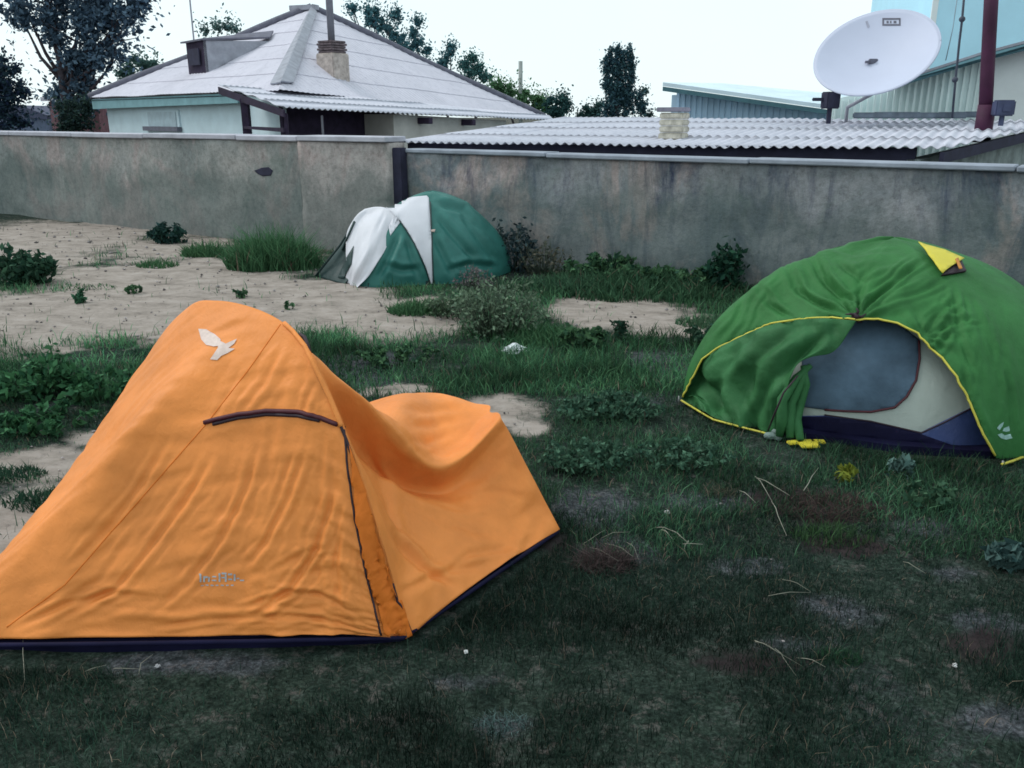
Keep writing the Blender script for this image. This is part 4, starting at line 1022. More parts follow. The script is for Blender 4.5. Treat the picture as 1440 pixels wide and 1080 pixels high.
for i, t in enumerate(vt_):
    hem = Vector(FR).lerp(Vector(RRc), t); hem.z = .012 + .02 * math.sin(t * math.pi)
    C1, C2, T_, B_, E_ = A(*c1[i]), A(*c2[i]), A(*tm[i]), A(*br[i]), Vector(bb[i])
    if i == 0:
        rows.append([Vector(H[0]), Vector(H[1]), Vector(H[2]), C1, C2, C2.lerp(A(376, 452, 2.93), .15), A(376, 452, 2.93), A(285, 446, 3.1), Vector(H[10]) + Vector((.03, 0, 0)), E_])
    else:
        s1_, s2_ = hem.lerp(C1, .36), hem.lerp(C1, .72)
        if i < 3:
            s1_ += Vector((-.02, .02, 0)); s2_ += Vector((-.012, .012, 0))
        rows.append([hem, s1_, s2_, C1, C2, C2.lerp(T_, .12) + Vector((0, .01, .012)), T_, B_, B_.lerp(E_, .5) + Vector((0, .03, .06)), E_])
NU, NV = 170, 230
cs_ = [0, .17, .34, .48, .53, .555, .67, .8, .9, 1]
P = spline_grid(rows, NU, NV, vt_, cs_)
Nn = orient_out(grid_normals(P), P, (-.7, 3.3, .05))
u = np.linspace(0, 1, NU)[:, None] * np.ones((1, NV)); v_ = np.ones((NU, 1)) * np.linspace(0, 1, NV)[None, :]
e = np.clip(u / .05, 0, 1) * np.clip((1 - u) / .04, 0, 1)
low = np.clip(1 - v_ / .2, 0, 1)
w = noise(u * 5 + v_ * 3, v_ * 9, 15) * .018 + noise(u * 14 + v_ * 8, v_ * 22, 19) * .006 + noise(u * 3 + v_ * 14, v_ * 5 + u * 3, 16) * .006
w += noise(u * 8 - v_ * 16, v_ * 4, 17) * .02 * low + np.exp(-((v_ - (.30 - u * .75)) / .035) ** 2) * .014 * np.clip(1 - u * 2.2, 0, 1)
w += noise(u * 6, v_ * 26, 18) * .012 * np.clip(1 - np.abs(v_ - .66) / .15, 0, 1)
X_, Y_ = topx(P)
BF = [[[(548,752),(590,800),(640,826)], 1.3], [[(560,835),(600,815),(650,800),(700,790)], .6], [[(735,620),(755,680),(775,735)], .6], [[(596,640),(570,625),(548,600)], .6], [[(640,610),(600,625),(570,618)], .5],
      [[(520,640),(545,700),(560,760)], .6], [[(640,700),(690,690),(740,700)], .3], [[(560,572),(600,580),(650,575)], .5], [[(575,600),(610,600),(650,590)], .5], [[(620,810),(660,780),(720,770)], .5]]
w = w + creases(X_, Y_, BF, 5.5, .011)
P = P + Nn * (w * e)[..., None]
fly2 = fast_mesh('body_fly', P.reshape(-1, 3), [grid_faces(NU, NV)], M_orange, ot)
# closed foot end below the low hoop
foot_curve = P[-1]; cen = np.array([(-.28), 3.66, .0]); K = 10
Fp = np.stack([foot_curve * (1 - t) + (cen * t + foot_curve * np.array([0, 0, 0])) for t in np.linspace(0, 1, K)], 0)
for i_, t in enumerate(np.linspace(0, 1, K)): Fp[i_, :, :2] = foot_curve[:, :2] + (cen[:2] - foot_curve[:, :2]) * t; Fp[i_, :, 2] = foot_curve[:, 2] * (1 - t)
fast_mesh('foot_panel', Fp.reshape(-1, 3), [grid_faces(K, NV)], M_orange, ot)
for o in (fly1, fly2):
    md = o.modifiers.new('thickness', 'SOLIDIFY'); md.thickness = .0015; md.offset = -1
ob1, ob2 = bvh_of(fly1), bvh_of(fly2)
obs = [ob1, ob2]
# navy groundsheet under the raised hem, coloured near-black to carry contact shade
cenp = Vector((-.85, 3.1, 0))
ring = [p.lerp(cenp, .02) for p in [Vector((-1.95, 2.335, 0)), Vector((-1.1, 2.36, 0)), Vector((-.36, 2.44, 0)), Vector((.19, 3.2, 0)), Vector((-.75, 4.05, 0)), Vector((-1.72, 3.5, 0)), Vector((-1.93, 2.7, 0))]]
bm = bmesh.new()
prism(None, [p + Vector((0, 0, -.04)) for p in ring], None, None, Vector((0, 0, .078)), bm)
bmesh.ops.recalc_face_normals(bm, faces=bm.faces[:]); bmesh.ops.bevel(bm, geom=[e for e in bm.edges if abs(e.verts[0].co.z - e.verts[1].co.z) < .01], offset=.015, segments=2, affect='EDGES')
bm_obj('groundsheet', bm, M_navy, ot)
tube('hem_binding', [Vector((-1.9, 2.32, .055)), Vector((-1.3, 2.335, .052)), Vector((-.8, 2.36, .045)), Vector((-.36, 2.43, .01)), Vector((-.07, 2.81, .02)), Vector((.19, 3.185, .01))], .008, M_navy, ot)
# rain hood over the door: a narrow awning whose dark edge arcs across the front
hood = [(288,595),(305,590),(335,583),(375,578),(420,580),(452,588),(475,597)]
seam_on('door_hood', [hood], obs, .008, M_maroonzip, ot, .006, 6)
seam_on('door_hood_edge', [[(300,597),(335,588),(375,583),(420,585),(450,592)]], obs, .006, M_black, ot, .004, 6)
seam_on('zip', [[(484,600),(489,660),(499,730),(513,800),(527,860),(536,893)], ], obs, .0035, M_black, ot)
seam_on('zip', [[(429,488),(452,538),(470,575),(487,618),(500,655),(511,688)]], obs, .005, M_black, ot, .004)
seam_on('zip', [[(553,820),(560,845),(570,870),(579,893)]], obs, .004, M_black, ot, .004)
seam_on('pole_sleeve', [[(400,455),(425,478),(445,520),(465,562),(480,600)]], obs, .009, M_orange, ot, .002)
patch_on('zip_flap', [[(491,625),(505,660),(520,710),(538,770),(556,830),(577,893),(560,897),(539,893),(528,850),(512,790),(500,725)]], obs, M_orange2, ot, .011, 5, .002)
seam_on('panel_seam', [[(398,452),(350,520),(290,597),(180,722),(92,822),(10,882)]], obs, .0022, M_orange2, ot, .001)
tube('peak_loop', [A(421, 470, 2.80), A(428, 474, 2.79), A(432, 484, 2.76), A(436, 497, 2.74)], .007, M_black, ot)
# printed emblem (pale bird-like mark) and a line of small worn lettering
patch_on('emblem', [[(280,463),(291,464),(303,471),(311,478),(310,487),(301,488),(291,486),(284,478)], [(308,479),(318,484),(334,477),(330,484),(322,490),(331,491),(321,497),(312,501),(306,507),(296,506),(301,499),(307,490)],
     ], obs, M_print, ot, .004, 3, 0)
L_ = []
def bar(x, y, w, h): L_.append([(x, y), (x + w, y), (x + w, y + h), (x, y + h)])
for x, y, w_, h_ in ((281, 807, 2.5, 11), (286, 810, 2.5, 8), (288.5, 810, 4, 2.5), (293, 811, 2.5, 7), (299, 810, 6, 2), (299, 815, 6, 2), (308, 806, 2.5, 12), (312, 805, 7, 2.5), (312, 811, 6, 2),
                     (316.5, 808, 2.5, 10), (321, 806, 6, 2.5), (321, 813, 6, 2.5), (329, 807, 2.5, 10), (333, 812, 4, 2), (338, 815, 6, 2)): bar(x, y, w_, h_)
for x in range(283, 330, 7): bar(x, 822, 4, 1.6)
patch_on('lettering', L_, obs, M_printb, ot, .004, 3, 0)

# ------------------------------------------------------------------ green dome tent
gt = empty('green_tent', (2.2, 4.95, 0), 'green dome tent with yellow piping and open door flap', 'tent')
def dome(base, cen, Hh, nth, nt_, gp=.86, hp=1.0, lift=None):
    base = list(base); B = np.array([[p[0], p[1], 0.] for p in base] + [[base[0][0], base[0][1], 0.]])
    k = len(base); ext = np.concatenate([B[-3:-1], B, B[1:3]])
    S_ = cr_interp(ext, (nth) * 3 + 1, np.linspace(0, 1, len(ext)))
    # evaluate on the closed middle part only
    tt = np.linspace(0, 1, len(S_)); lo, hi = 2 / (len(ext) - 1), (len(ext) - 3) / (len(ext) - 1)
    want = np.linspace(lo, hi, nth + 1)[:-1]
    outl = np.stack([np.interp(want, tt, S_[:, i]) for i in range(3)], 1)
    t = np.linspace(0.0, 1, nt_)
    g = np.sin(t * math.pi / 2) ** gp; h = np.cos(t * math.pi / 2) ** hp
    P = np.zeros((nt_, nth, 3))
    P[..., 0] = cen[0] + (outl[None, :, 0] - cen[0]) * g[:, None]; P[..., 1] = cen[1] + (outl[None, :, 1] - cen[1]) * g[:, None]
    P[..., 2] = Hh * h[:, None]
    return P, t, np.linspace(0, 1, nth, endpoint=False)
def ring_normals(P, c):
    du = np.gradient(P, axis=0); dv = (np.roll(P, -1, 1) - np.roll(P, 1, 1))
    n = np.cross(du, dv); n /= np.linalg.norm(n, axis=-1, keepdims=True) + 1e-9
    s = np.sign(((P - np.array(c)) * n).sum(-1, keepdims=True)); return n * s
gc = (2.22, 4.98)
P, tt, th_ = dome(GT_BASE, gc, .965, 420, 200, 1.12, 1.0)
Nn = ring_normals(P, (2.2, 4.9, .1))
T2, A2 = np.meshgrid(tt, th_, indexing='ij')
knot = np.array(A(1203, 448, 4.27)); 
X_, Y_ = topx(P); near = (((P - np.array(EYE)) * Nn).sum(-1) < 0)
kx, ky = X_ - 1205, Y_ - 450; dist = np.hypot(kx, ky) + 1e-6; ang = np.arctan2(ky, kx)
fold = (np.sin(ang * 9 + noise(dist / 40, ang * 2, 3) * 3) * np.exp(-dist / 60) * .026 + np.sin(ang * 15 + 1) * np.exp(-dist / 45) * .02) * near * np.clip(dist / 18, 0, 1)
k2x, k2y = X_ - 1300, Y_ - 475; d2 = np.hypot(k2x, k2y) + 1e-6; a2 = np.arctan2(k2y, k2x)
fold += np.sin(a2 * 11 + noise(d2 / 30, a2, 8) * 3) * np.exp(-d2 / 40) * .014 * near * np.clip(d2 / 14, 0, 1)
w = noise(A2 * 30, T2 * 3, 21) * .03 * T2 + noise(A2 * 14 + T2 * 3, T2 * 5, 22) * .024 + noise(A2 * 70 + T2 * 8, T2 * 5, 23) * .006 * T2
sagv = -np.exp(-((Y_ - 405) / 22) ** 2) * np.exp(-((X_ - 1200) / 55) ** 2) * .05 * near
pol = np.cos((A2 * 4 + .3) * math.pi) ** 8 * .03 * np.sin(T2 * math.pi)
GF = [[[(1140,352),(1160,392),(1185,412),(1206,418)], 1.3], [[(1110,372),(1125,410),(1160,432),(1190,440)], 1.2], [[(1206,440),(1230,415),(1262,392),(1300,366)], 1.5], [[(1206,420),(1228,398),(1270,382)], .8],
      [[(1208,446),(1240,430),(1290,412),(1330,392)], 1.0], [[(1070,400),(1085,430),(1110,446)], .8], [[(1180,372),(1208,386),(1236,374)], .7], [[(1150,342),(1200,352),(1260,345)], .6],
      [[(1302,470),(1320,440),(1345,420)], 1.0], [[(1306,474),(1335,455),(1370,450)], 1.0], [[(1340,400),(1350,470),(1372,540)], .9], [[(1352,510),(1362,560),(1385,620)], 1.0], [[(1365,420),(1395,500),(1410,570)], .7],
      [[(1400,470),(1420,550),(1425,620)], .7], [[(1310,500),(1328,480),(1336,462)], .7], [[(1050,420),(1035,450),(1010,480)], .6], [[(1090,380),(1060,420),(1040,460)], .5]]
cgf = (creases(X_, Y_, GF, 4.6, .017) + creases(X_ + 9 + noise(Y_ / 16, X_ / 40, 2) * 9, Y_ + 5, GF, 3.0, .008) + creases(X_ - 11 + noise(Y_ / 14, X_ / 34, 5) * 9, Y_ - 6, GF, 3.0, .007)) * near
P = P + Nn * (w + fold + sagv + cgf)[..., None]
P[..., 2] = np.maximum(P[..., 2], .012 + .02 * (noise(A2 * 22, 0 * A2, 25) + .5) )
ARC = [(958,563),(972,534),(988,505),(1012,488),(1045,472),(1080,456),(1125,449),(1170,446),(1203,450),(1235,450),(1262,455),(1290,470),(1303,484),(1325,503),(1345,530),(1358,556),(1368,580),(1382,610),(1398,640),(1409,653)]
OPEN = ARC + [(1409,700),(1100,720),(940,640)]
inside = inpoly(X_, Y_, OPEN) & near
F = grid_faces(*P.shape[:2], True)
ins = inside.reshape(-1); keep = ~ins[F].all(axis=1)
# keep only faces with no vertex deep in the opening; snap the rim to the arc
cnt = ins[F].sum(axis=1); keep = cnt == 0
used = np.zeros(len(ins), bool); used[F[keep].ravel()] = True; bnd = np.zeros(len(ins), bool); bnd[F[(cnt > 0)].ravel()] = True; bnd &= used & ~ins
full = BVHTree.FromPolygons([tuple(p) for p in P.reshape(-1, 3)], [tuple(f) for f in F])
Pf = P.reshape(-1, 3).copy(); arc_r = np.array(resample(ARC, 2.5)); XY = np.stack([X_.ravel(), Y_.ravel()], 1)
for i in np.nonzero(bnd)[0]:
    d = np.hypot(*(arc_r - XY[i]).T); j = d.argmin()
    if d[j] < 9:
        q = onto(full, arc_r[j][0], arc_r[j][1], 0)
        if q is not None and (q - Vector(Pf[i])).length < .08: Pf[i] = q
gf = fast_mesh('fly', Pf, [F[keep]], M_green, gt)
md = gf.modifiers.new('thickness', 'SOLIDIFY'); md.thickness = .0015; md.offset = -1
gfb = bvh_of(gf)
# flap of the door drawn back to the left, hanging in loose folds
FT = [(958,562,4.93),(985,508,4.86),(1035,477,4.66),(1090,455,4.50),(1150,448,4.38),(1204,451,4.27)]
FB = [(962,565,4.92),(984,578,4.80),(1003,588,4.66),(1040,598,4.50),(1072,606,4.40),(1088,612,4.33)]
FM1 = [(959,563,4.93),(984,540,4.83),(1020,520,4.63),(1062,500,4.47),(1120,485,4.34),(1176,490,4.25)]
FM2 = [(960,564,4.93),(984,562,4.81),(1012,560,4.63),(1050,550,4.46),(1090,535,4.33),(1122,524,4.26)]
rows = [[A(*p) for p in r] for r in (FT, FM1, FM2, FB)]
rows[3] = [G(p[0], p[1], .015) for p in FB]
rows[2] = [a.lerp(b_, .0) for a, b_ in zip(rows[2], rows[3])]
NU, NV = 110, 150
P = spline_grid(rows, NU, NV)
Nn = grid_normals(P); Nn *= np.sign((Nn * (np.array(EYE) - P)).sum(-1).mean())
u = np.linspace(0, 1, NU)[:, None] * np.ones((1, NV)); v_ = np.ones((NU, 1)) * np.linspace(0, 1, NV)[None, :]
e = np.clip(u / .08, 0, 1) * np.clip(v_ / .15, 0, 1)
w = noise(v_ * 9 - u * 3.5, u * 1.6, 33) * .07 * (.3 + u) + noise(v_ * 17 - u * 6, u * 3, 34) * .04 + noise(v_ * 5, u * 8, 35) * .014
X_f, Y_f = topx(P)
w = w + creases(X_f, Y_f, [[[(1180,458),(1120,500),(1075,550),(1060,600)], 1.2], [[(1120,462),(1060,510),(1040,590)], 1], [[(1050,480),(1015,530),(1005,580)], 1], [[(985,520),(975,545),(966,562)], .6], [[(1150,480),(1110,515),(1092,560)], 1]], 8, .024)
P = P + Nn * (w * e)[..., None]
P[..., 2] = np.maximum(P[..., 2], .008)
flap = fast_mesh('door_flap', P.reshape(-1, 3), [grid_faces(NU, NV)], M_greenlow, gt)
md = flap.modifiers.new('thickness', 'SOLIDIFY'); md.thickness = .002
fb_ = bvh_of(flap)
# gathered roll of cloth at the flap's right edge, darker green painting in shadow
bm = bmesh.new()
for i, (dx, mt) in enumerate(((0, 0), (14, 0), (27, 0))):
    pts = [A(1140 - i * 8 + dx * .2, 514, 4.30), A(1120 + dx * .5, 532 + i * 4, 4.28), A(1100 + dx * .9, 562 + i * 3, 4.25 + i * .03), A(1100 + dx * .7, 590, 4.24 + i * .02), G(1096 + dx * 1.1, 613 + i * 3, .03)]
    tube_bm(bm, pts, [.014, .022, .028, .03, .02], 12)
bm_obj('flap_roll', bm, M_greenlow, gt, True)
bmx = bmesh.new()
tube_bm(bmx, [A(1122, 528, 4.22), A(1102, 552, 4.2), A(1088, 585, 4.2), G(1080, 606, .03)], [.004, .005, .005, .004], 6)
bm_obj('zip', bmx, M_black, gt, True)
# inner tent
ginner = [((p.x - gc[0]) * .88 + gc[0], (p.y - gc[1]) * .86 + gc[1] + .03) for p in GT_BASE]
P, tt, th_ = dome(ginner, (gc[0], gc[1]), .87, 160, 70, 1.05, 1.0)
T2, A2 = np.meshgrid(tt, th_, indexing='ij'); Nn = ring_normals(P, (2.2, 4.9, .1))
P = P + Nn * (noise(A2 * 26, T2 * 4, 51) * .012)[..., None]
inn = fast_mesh('inner_tent', P.reshape(-1, 3), [grid_faces(*P.shape[:2], True)], M_greypanel, gt)
ib = [bvh_of(inn)]
patch_on('mesh_door', [[(1213,440),(1262,455),(1292,478),(1293,505),(1288,535),(1275,558),(1258,573),(1225,580),(1165,577),(1130,572),(1128,500),(1165,470)]], ib, M_mesh, inn, .006, 7, .002)  # dark mesh stretched past the door to paint the shaded interior beside it
seam_on('door_zip', [[(1292,480),(1293,505),(1288,535),(1275,558),(1258,573),(1225,579),(1190,578),(1160,576)]], ib, .006, M_maroonzip, inn, .009)
patch_on('floor_wall', [[(1100,585),(1160,584),(1225,592),(1295,607),(1364,573),(1400,640),(1395,652),(1280,640),(1180,618),(1100,612)]], ib, M_bluefloor, inn, .008, 7, .002)
patch_on('skirt_shade_patch', [[(1100,586),(1160,585),(1225,593),(1293,609),(1330,622),(1385,640),(1395,660),(1280,650),(1180,630),(1100,618)]], ib, M_navy, inn, .012, 7, .002)  # navy skirt patch with the shade under the floor edge painted in
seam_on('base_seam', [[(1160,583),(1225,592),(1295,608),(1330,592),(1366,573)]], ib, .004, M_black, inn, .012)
bring = [Vector(((p.x - gc[0]) * .93 + gc[0], (p.y - gc[1]) * .93 + gc[1], -.04)) for p in GT_BASE]
prism('groundsheet', bring, M_navy, gt, Vector((0, 0, .075)))
# piping, stakes, vent, guy strap
def nearest_on(pts, bvhs, off):
    out = []
    for x, y in pts:
        c = [q for q in (onto(b_, x, y, off) for b_ in bvhs) if q is not None]
        if c: out.append((min(c, key=lambda q: (q - EYE).length) - EYE))
    # keep the bearing of each point and smooth only its distance
    d = np.array([q.length for q in out]); d = np.array([d[max(0, i - 2):i + 3].min() for i in range(len(d))]); d = np.convolve(np.pad(d, 3, mode='edge'), np.ones(7) / 7, 'valid')
    return [EYE + q.normalized() * (dd - .012) for q, dd in zip(out, d)]
tube('piping', nearest_on(resample(ARC[0:9], 5), [fb_, gfb], .004), .0055, M_yellow, gt, 6)
pr = [onto(full, x, y, .006) for x, y in resample(ARC[8:], 6)]
pr = [p for p in pr if p is not None]
tube('piping', pr, .006, M_yellow, gt, 6)
tube('piping', [p + Vector((0, -.005, .006)) for p in [Vector(q) for q in P[:0]]] or [G(x, y, .02) for x, y in ((958,563),(984,579),(1003,590),(1040,600),(1072,608),(1088,613))], .006, M_yellow, gt, 6)
tube('piping', [G(1409, 653, .02), G(1425, 648, .02), G(1445, 640, .02), G(1480, 622, .02)], .007, M_yellow, gt, 6)
kn = onto(full, 1204, 447, .012)
bm = bmesh.new()
bmesh.ops.create_icosphere(bm, subdivisions=2, radius=.02, matrix=Matrix.Translation(kn))
for k_ in range(5):
    a = k_ * 1.3; tube_bm(bm, [kn, kn + Vector((math.cos(a) * .03, -.01, math.sin(a) * .03)), kn + Vector((math.cos(a + .3) * .055, .0, math.sin(a + .3) * .045))], [.009, .007, .003], 6)
bm_obj('toggle', bm, M_black, gt, True)
# vent hood: a raised yellow wedge, the shade of its mouth painted as a black patch
vh = patch_on('vent_hood', [[(1289,347),(1300,351),(1325,358),(1352,370),(1346,374),(1336,380),(1322,390),(1310,374)]], [full], M_yellowf, gt, .03, 5, .005)
patch_on('vent_mouth', [[(1322,390),(1336,379),(1350,369),(1357,384),(1340,387)]], [full], M_black, vh, .012, 4, .012)
patch_on('vent_prop', [[(1340,372),(1344,370),(1349,385),(1345,386)]], [full], plain('orange_tab', (.5, .2, .03), .6), vh, .034, 3, .004)
patch_on('badge', [[(1401,602),(1405,597),(1411,593),(1409,599),(1405,605)], [(1411,602),(1418,599),(1419,606),(1414,607),(1409,606)], [(1402,611),(1408,609),(1412,612),(1420,610),(1423,616),(1414,618),(1407,616)]], [gfb], M_printg, gt, .004, 3, 0)
bm = bmesh.new(); q = A(1432, 440, 4.9)
tube_bm(bm, [q, q + Vector((.02, -.02, -.04)), q + Vector((.05, -.02, -.09))], .012, 6)
bm_obj('side_strap', bm, M_yellowf, gt, True)
tent_stake = plain('stake_metal', (.3, .3, .3), .4, .1, metal=.7)
for (x, y) in ((956, 564), (1410, 656)):
    p_ = G(x, y, 0); tube('stake', [p_ + Vector((0, 0, -.05)), p_ + Vector((-.01, -.01, .035))], .005, tent_stake, gt, 6)
# yellow webbing strap on the ground and pale crumpled cloth end
bm = bmesh.new()
for (x, y, wpx, hpx) in ((1136, 624, 26, 10), (1150, 621, 20, 4), (1118, 622, 22, 4)):
    c = G(x, y, .02); box_bm(bm, c, (wpx / FPX * 4.5, hpx / FPX * 12, .014), random.uniform(-.3, .3), .004)
tag(bm_obj('yellow_strap', bm, M_yellowf, None), 'crumpled yellow strap lying on the ground below the green tent door', 'strap')
def crumple(name, px, py, r, h, mat, label, cat):
    c = G(px, py, .0); bm = bmesh.new(); bmesh.ops.create_icosphere(bm, subdivisions=3, radius=1, matrix=Matrix.Identity(4))
    for vv in bm.verts:
        f = 1 + float(noise(vv.co.x * 2.3 + px, vv.co.y * 2.3 + vv.co.z * 2, 3)) * .9
        vv.co = Vector((c.x + vv.co.x * r * f, c.y + vv.co.y * r * .8 * f, max(.0, vv.co.z * h * f + h * .5)))
    return tag(bm_obj(name, bm, mat, None, False), label, cat)
crumple('crumpled_cloth', 1090, 617, .045, .03, plain('grey_green_cloth', (.22, .3, .28), .7, .2), 'pale crumpled cloth end at the foot of the green flap', 'cloth')
crumple('plastic_scrap', 724, 495, .085, .035, plain('white_plastic', (.55, .6, .62), .5, .15), 'white plastic scrap on the grass in mid ground', 'litter')
crumple('stone', 655, 918, .009, .008, plain('white_stone', (.7, .7, .7), .7), 'tiny white pebble on turf near the orange tent front corner', 'stone')
crumple('stone', 1342, 937, .008, .007, plain('white_stone2', (.65, .65, .65), .7), 'tiny white pebble on turf near the long pale stalks', 'stone')
crumple('stone', 938, 722, .012, .01, plain('pale_stone', (.4, .42, .42), .7), 'small pale stone above the straw twig', 'stone')
crumple('stone', 222, 938, .008, .007, plain('pale_stone2', (.4, .4, .42), .7), 'tiny pale pebble below the orange tent hem', 'stone')
tuft('pale_grass_tuft', 705, 1012, 90, 16, 420, (.05, .09, .09), (.13, .2, .19), 'pale grey green grass tuft near the bottom edge', None, .003, 0, 1.6)
# straw stalks lying about
M_straw = plain('straw', (.22, .22, .18), .8, .25)
def stalks(px, py, segs, r, label):
    bm = bmesh.new()
    for (x0, y0, x1, y1, z1) in segs:
        a, b2 = G(x0, y0, .012), G(x1, y1, .012); b2.z = z1
        mm_ = a.lerp(b2, .5) + Vector((random.uniform(-.012, .012), random.uniform(-.012, .012), .008)); tube_bm(bm, [a, a.lerp(mm_, .5) + Vector((.003, -.004, .004)), mm_, b2], [r * .6, r * .6, r * .5, r * .25], 5)
    tag(bm_obj('straw_stalk', bm, M_straw, None, True), label, 'straw')
stalks(0, 0, [(922,742,952,752,.02),(945,746,970,768,.02),(960,765,988,771,.03),(930,745,945,760,.02),(968,760,962,772,.01)], .0038, 'pale forked straw twig on turf beyond the reddish grass heap')
stalks(0, 0, [(1060,900,1128,940,.02),(1090,912,1120,950,.01),(1062,902,1095,925,.03),(1120,925,1160,945,.03)], .0022, 'two long pale stalks lying beside a bright grass tuft')
stalks(0, 0, [(1062,670,1085,710,.03),(1065,672,1110,705,.04),(1085,705,1106,756,.02),(1130,690,1150,668,.05),(1040,690,1062,712,.03)], .0035, 'dry brown stalks in front of the green tent')
stalks(0, 0, [(1100,815,1140,835,.02),(1080,838,1140,836,.02),(1270,790,1300,812,.03)], .0022, 'faintest dry stalks scattered on turf between the other stalks')
stalks(0, 0, [(160,940,200,944,.02),(195,948,216,927,.03),(118,945,150,938,.02)], .002, 'short pale stalks below the orange tent hem')
stalks(0, 0, [(35,960,36,905,.06)], .0018, 'thin upright stem in front of the orange tent hem')
stalks(0, 0, [(820,765,850,757,.05),(845,757,885,760,.05),(880,762,898,790,.02),(830,770,870,795,.03),(850,764,890,792,.04)], .002, 'grey arched stalks over the reddish dead grass')

# ------------------------------------------------------------------ teal and white tent by the wall
tl = empty('teal_tent', (-1.0, 9.3, 0), 'teal and white dome tent standing before the wall', 'tent')
tcn = (-.86, 9.3)
P, tt, th_ = dome(TT_BASE, tcn, .885, 300, 120, 1.3, 1.1)
T2, A2 = np.meshgrid(tt, th_, indexing='ij'); Nn = ring_normals(P, (-1, 9.3, .1))
Xt, Yt = topx(P); nt_f = ((P - np.array(EYE)) * Nn).sum(-1) < 0
P = P + Nn * (creases(Xt, Yt, [[(612,300),(640,335),(672,372)], [(610,330),(625,362),(640,392)], [(645,300),(675,340),(700,372)], [(615,285),(650,296),(680,330)], [(562,325),(548,360),(530,395)], [(572,335),(580,365),(590,395)], [(540,372),(565,380),(590,378)], [(630,380),(660,372),(700,376)]], 4.5, .03) * nt_f)[..., None]
P = P + Nn * (noise(A2 * 24, T2 * 3, 61) * .03 * T2 + noise(A2 * 12, T2 * 9, 62) * .016)[..., None]
tf = fast_mesh('fly', P.reshape(-1, 3), [grid_faces(*P.shape[:2], True)], M_teal, tl)
# porch lobe stretched out to the left over the door
PO = [[A(601,276.5,9.2), A(572,282,9.15), A(541,292,9.1), A(515,294,9.05), A(497,308,9.0), A(478,342,9.05), G(444,388)],
      [A(603,288,9.1), A(580,292,9.0), A(556,303,8.9), A(530,306,8.82), A(508,325,8.85), A(488,358,8.9), G(462,394)],
      [A(604,300,9.0), A(586,304,8.95), A(562,314,8.85), A(545,330,8.74), A(524,352,8.7), A(502,380,8.65), G(484,400)]]
P = spline_grid(PO, 50, 90)
Nn = grid_normals(P); Nn *= np.sign((Nn * (np.array(EYE) - P)).sum(-1).mean())
u = np.linspace(0, 1, 50)[:, None] * np.ones((1, 90)); v_ = np.ones((50, 1)) * np.linspace(0, 1, 90)[None, :]
P = P + Nn * (noise(u * 5, v_ * 6, 63) * .03)[..., None]
po = fast_mesh('porch_fly', P.reshape(-1, 3), [grid_faces(50, 90)], M_darkteal, tl)
md = po.modifiers.new('t', 'SOLIDIFY'); md.thickness = .003
DO = [[A(513,294,8.97), A(528,291,8.94), A(544,293,8.88), A(560,304,8.80)],
      [A(498,308,8.9), A(515,308,8.84), A(535,312,8.74), A(551,328,8.70)],
      [A(488,328,8.84), A(505,330,8.74), A(524,337,8.6), A(542,350,8.56)],
      [A(487,352,8.8), A(500,354,8.66), A(514,362,8.5), A(530,371,8.48)],
      [A(486,376,8.74), A(494,378,8.6), A(503,384,8.47), A(518,389,8.45)],
      [G(480,397), G(487,400), G(495,403), G(504,406)]]
P = spline_grid(DO, 80, 50)
Nn = grid_normals(P); Nn *= np.sign((Nn * (np.array(EYE) - P)).sum(-1).mean())
u = np.linspace(0, 1, 80)[:, None] * np.ones((1, 50)); v_ = np.ones((80, 1)) * np.linspace(0, 1, 50)[None, :]
P = P + Nn * ((noise(u * 3, v_ * 5, 64) * .04 + noise(u * 5, v_ * 12, 65) * .014) * np.clip(u / .1, 0, 1))[..., None]
P[..., 2] = np.maximum(P[..., 2], .01)
dr0 = fast_mesh('white_door', P.reshape(-1, 3), [grid_faces(80, 50)], M_white, tl)
md = dr0.modifiers.new('t', 'SOLIDIFY'); md.thickness = .003
tb = [bvh_of(tf), bvh_of(po), bvh_of(dr0)]
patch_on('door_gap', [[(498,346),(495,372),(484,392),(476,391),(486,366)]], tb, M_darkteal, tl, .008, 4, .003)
patch_on('white_strip', [[(557,301),(564,312),(556,322),(549,332),(546,318)], [(543,292),(562,283),(580,278),(600,275.8),(603,279),(605,310),(607,350),(609,399),(605,399),(598,378),(590,358),(580,338),(571,322),(562,311),(552,300)]], tb, M_white, tl, .008, 5, .003)
seam_on('seam', [[(562,311),(580,338),(598,378),(605,399)], [(605,285),(607,330),(609,398)]], tb, .007, M_darkteal, tl, .01)
patch_on('white_toggle', [[(606,324),(612,323),(611,327),(606,327)]], tb, M_print, tl, .015, 3, .004)
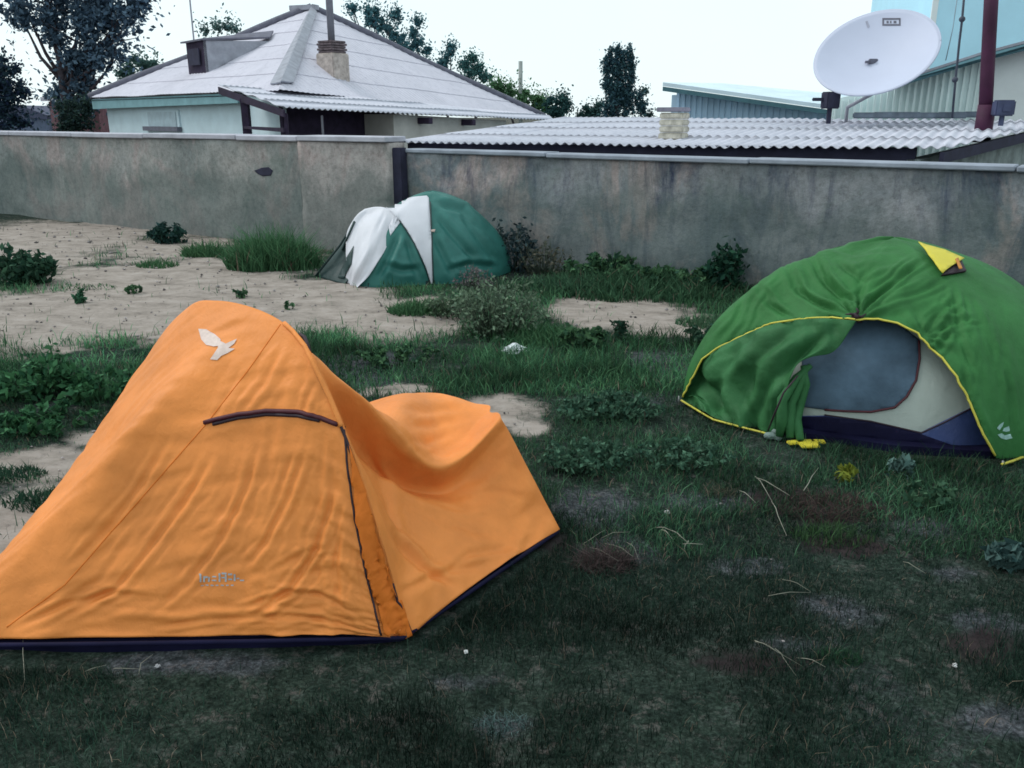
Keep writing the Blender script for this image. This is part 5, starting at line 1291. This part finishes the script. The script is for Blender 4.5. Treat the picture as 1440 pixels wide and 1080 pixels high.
seam_on('guy_tape', [[(499,312),(488,338),(482,352)]], tb, .012, M_darkteal, tl, .01)
bm = bmesh.new()
tube_bm(bm, [A(500,309,8.95), A(478,345,8.9), G(444,388,.01)], .012, 6); bm_obj('guy_line', bm, M_darkteal, tl, True)
bring = [Vector(((p.x + 1) * .99 - 1, (p.y - 9.3) * .99 + 9.3, -.05)) for p in TT_BASE]
prism('groundsheet', bring, M_darkteal, tl, Vector((0, 0, .10)))

# small stones strewn over the bare earth, too many to count
n = 5200
y = RNG.uniform(2.4, 14.5, n); x = RNG.uniform(-1, 1, n) * (y * .66 + .5)
s_m, so_m, _ = masks(x, y); k = (RNG.uniform(0, 1, n) < s_m * .9 + so_m * .35) & ((y + .605 * x) < 9.7)
for poly in (OR_HEM, GT_BASE, TT_BASE): k &= ~inpoly(x, y, [(p.x, p.y) for p in poly])
x, y = x[k], y[k]; n = len(x)
oct_ = np.array([[1,0,0],[0,1,0],[-1,0,0],[0,-1,0],[0,0,.7],[0,0,-.7]], float); fc = np.array([[0,1,4],[1,2,4],[2,3,4],[3,0,4],[1,0,5],[2,1,5],[3,2,5],[0,3,5]])
sz = (.003 + .0022 * y * RNG.uniform(.3, 1, n) ** 3)[:, None, None]
a = RNG.uniform(0, 6.28, n); c_, s2 = np.cos(a), np.sin(a)
Vs = oct_[None] * sz * RNG.uniform(.6, 1.4, (n, 6, 1)); Vx = Vs[..., 0] * c_[:, None] - Vs[..., 1] * s2[:, None]; Vy = Vs[..., 0] * s2[:, None] + Vs[..., 1] * c_[:, None]
Vs = np.stack([Vx + x[:, None], Vy + y[:, None], Vs[..., 2] + (hz(x, y) - .004)[:, None]], -1).reshape(-1, 3)
T = tints(n, (.10, .09, .09), (.42, .38, .38), .3)
pb_ = fast_mesh('pebbles', Vs, [(np.arange(n)[:, None, None] * 6 + fc[None]).reshape(-1, 3)], M_leaf, None, False, {'tint': np.repeat(T, 6, axis=0)})
tag(pb_, 'small stones and clods strewn over the bare sandy ground', 'pebbles', kind='stuff')
for o in (wl, wp, wr): o['kind'] = 'thing'
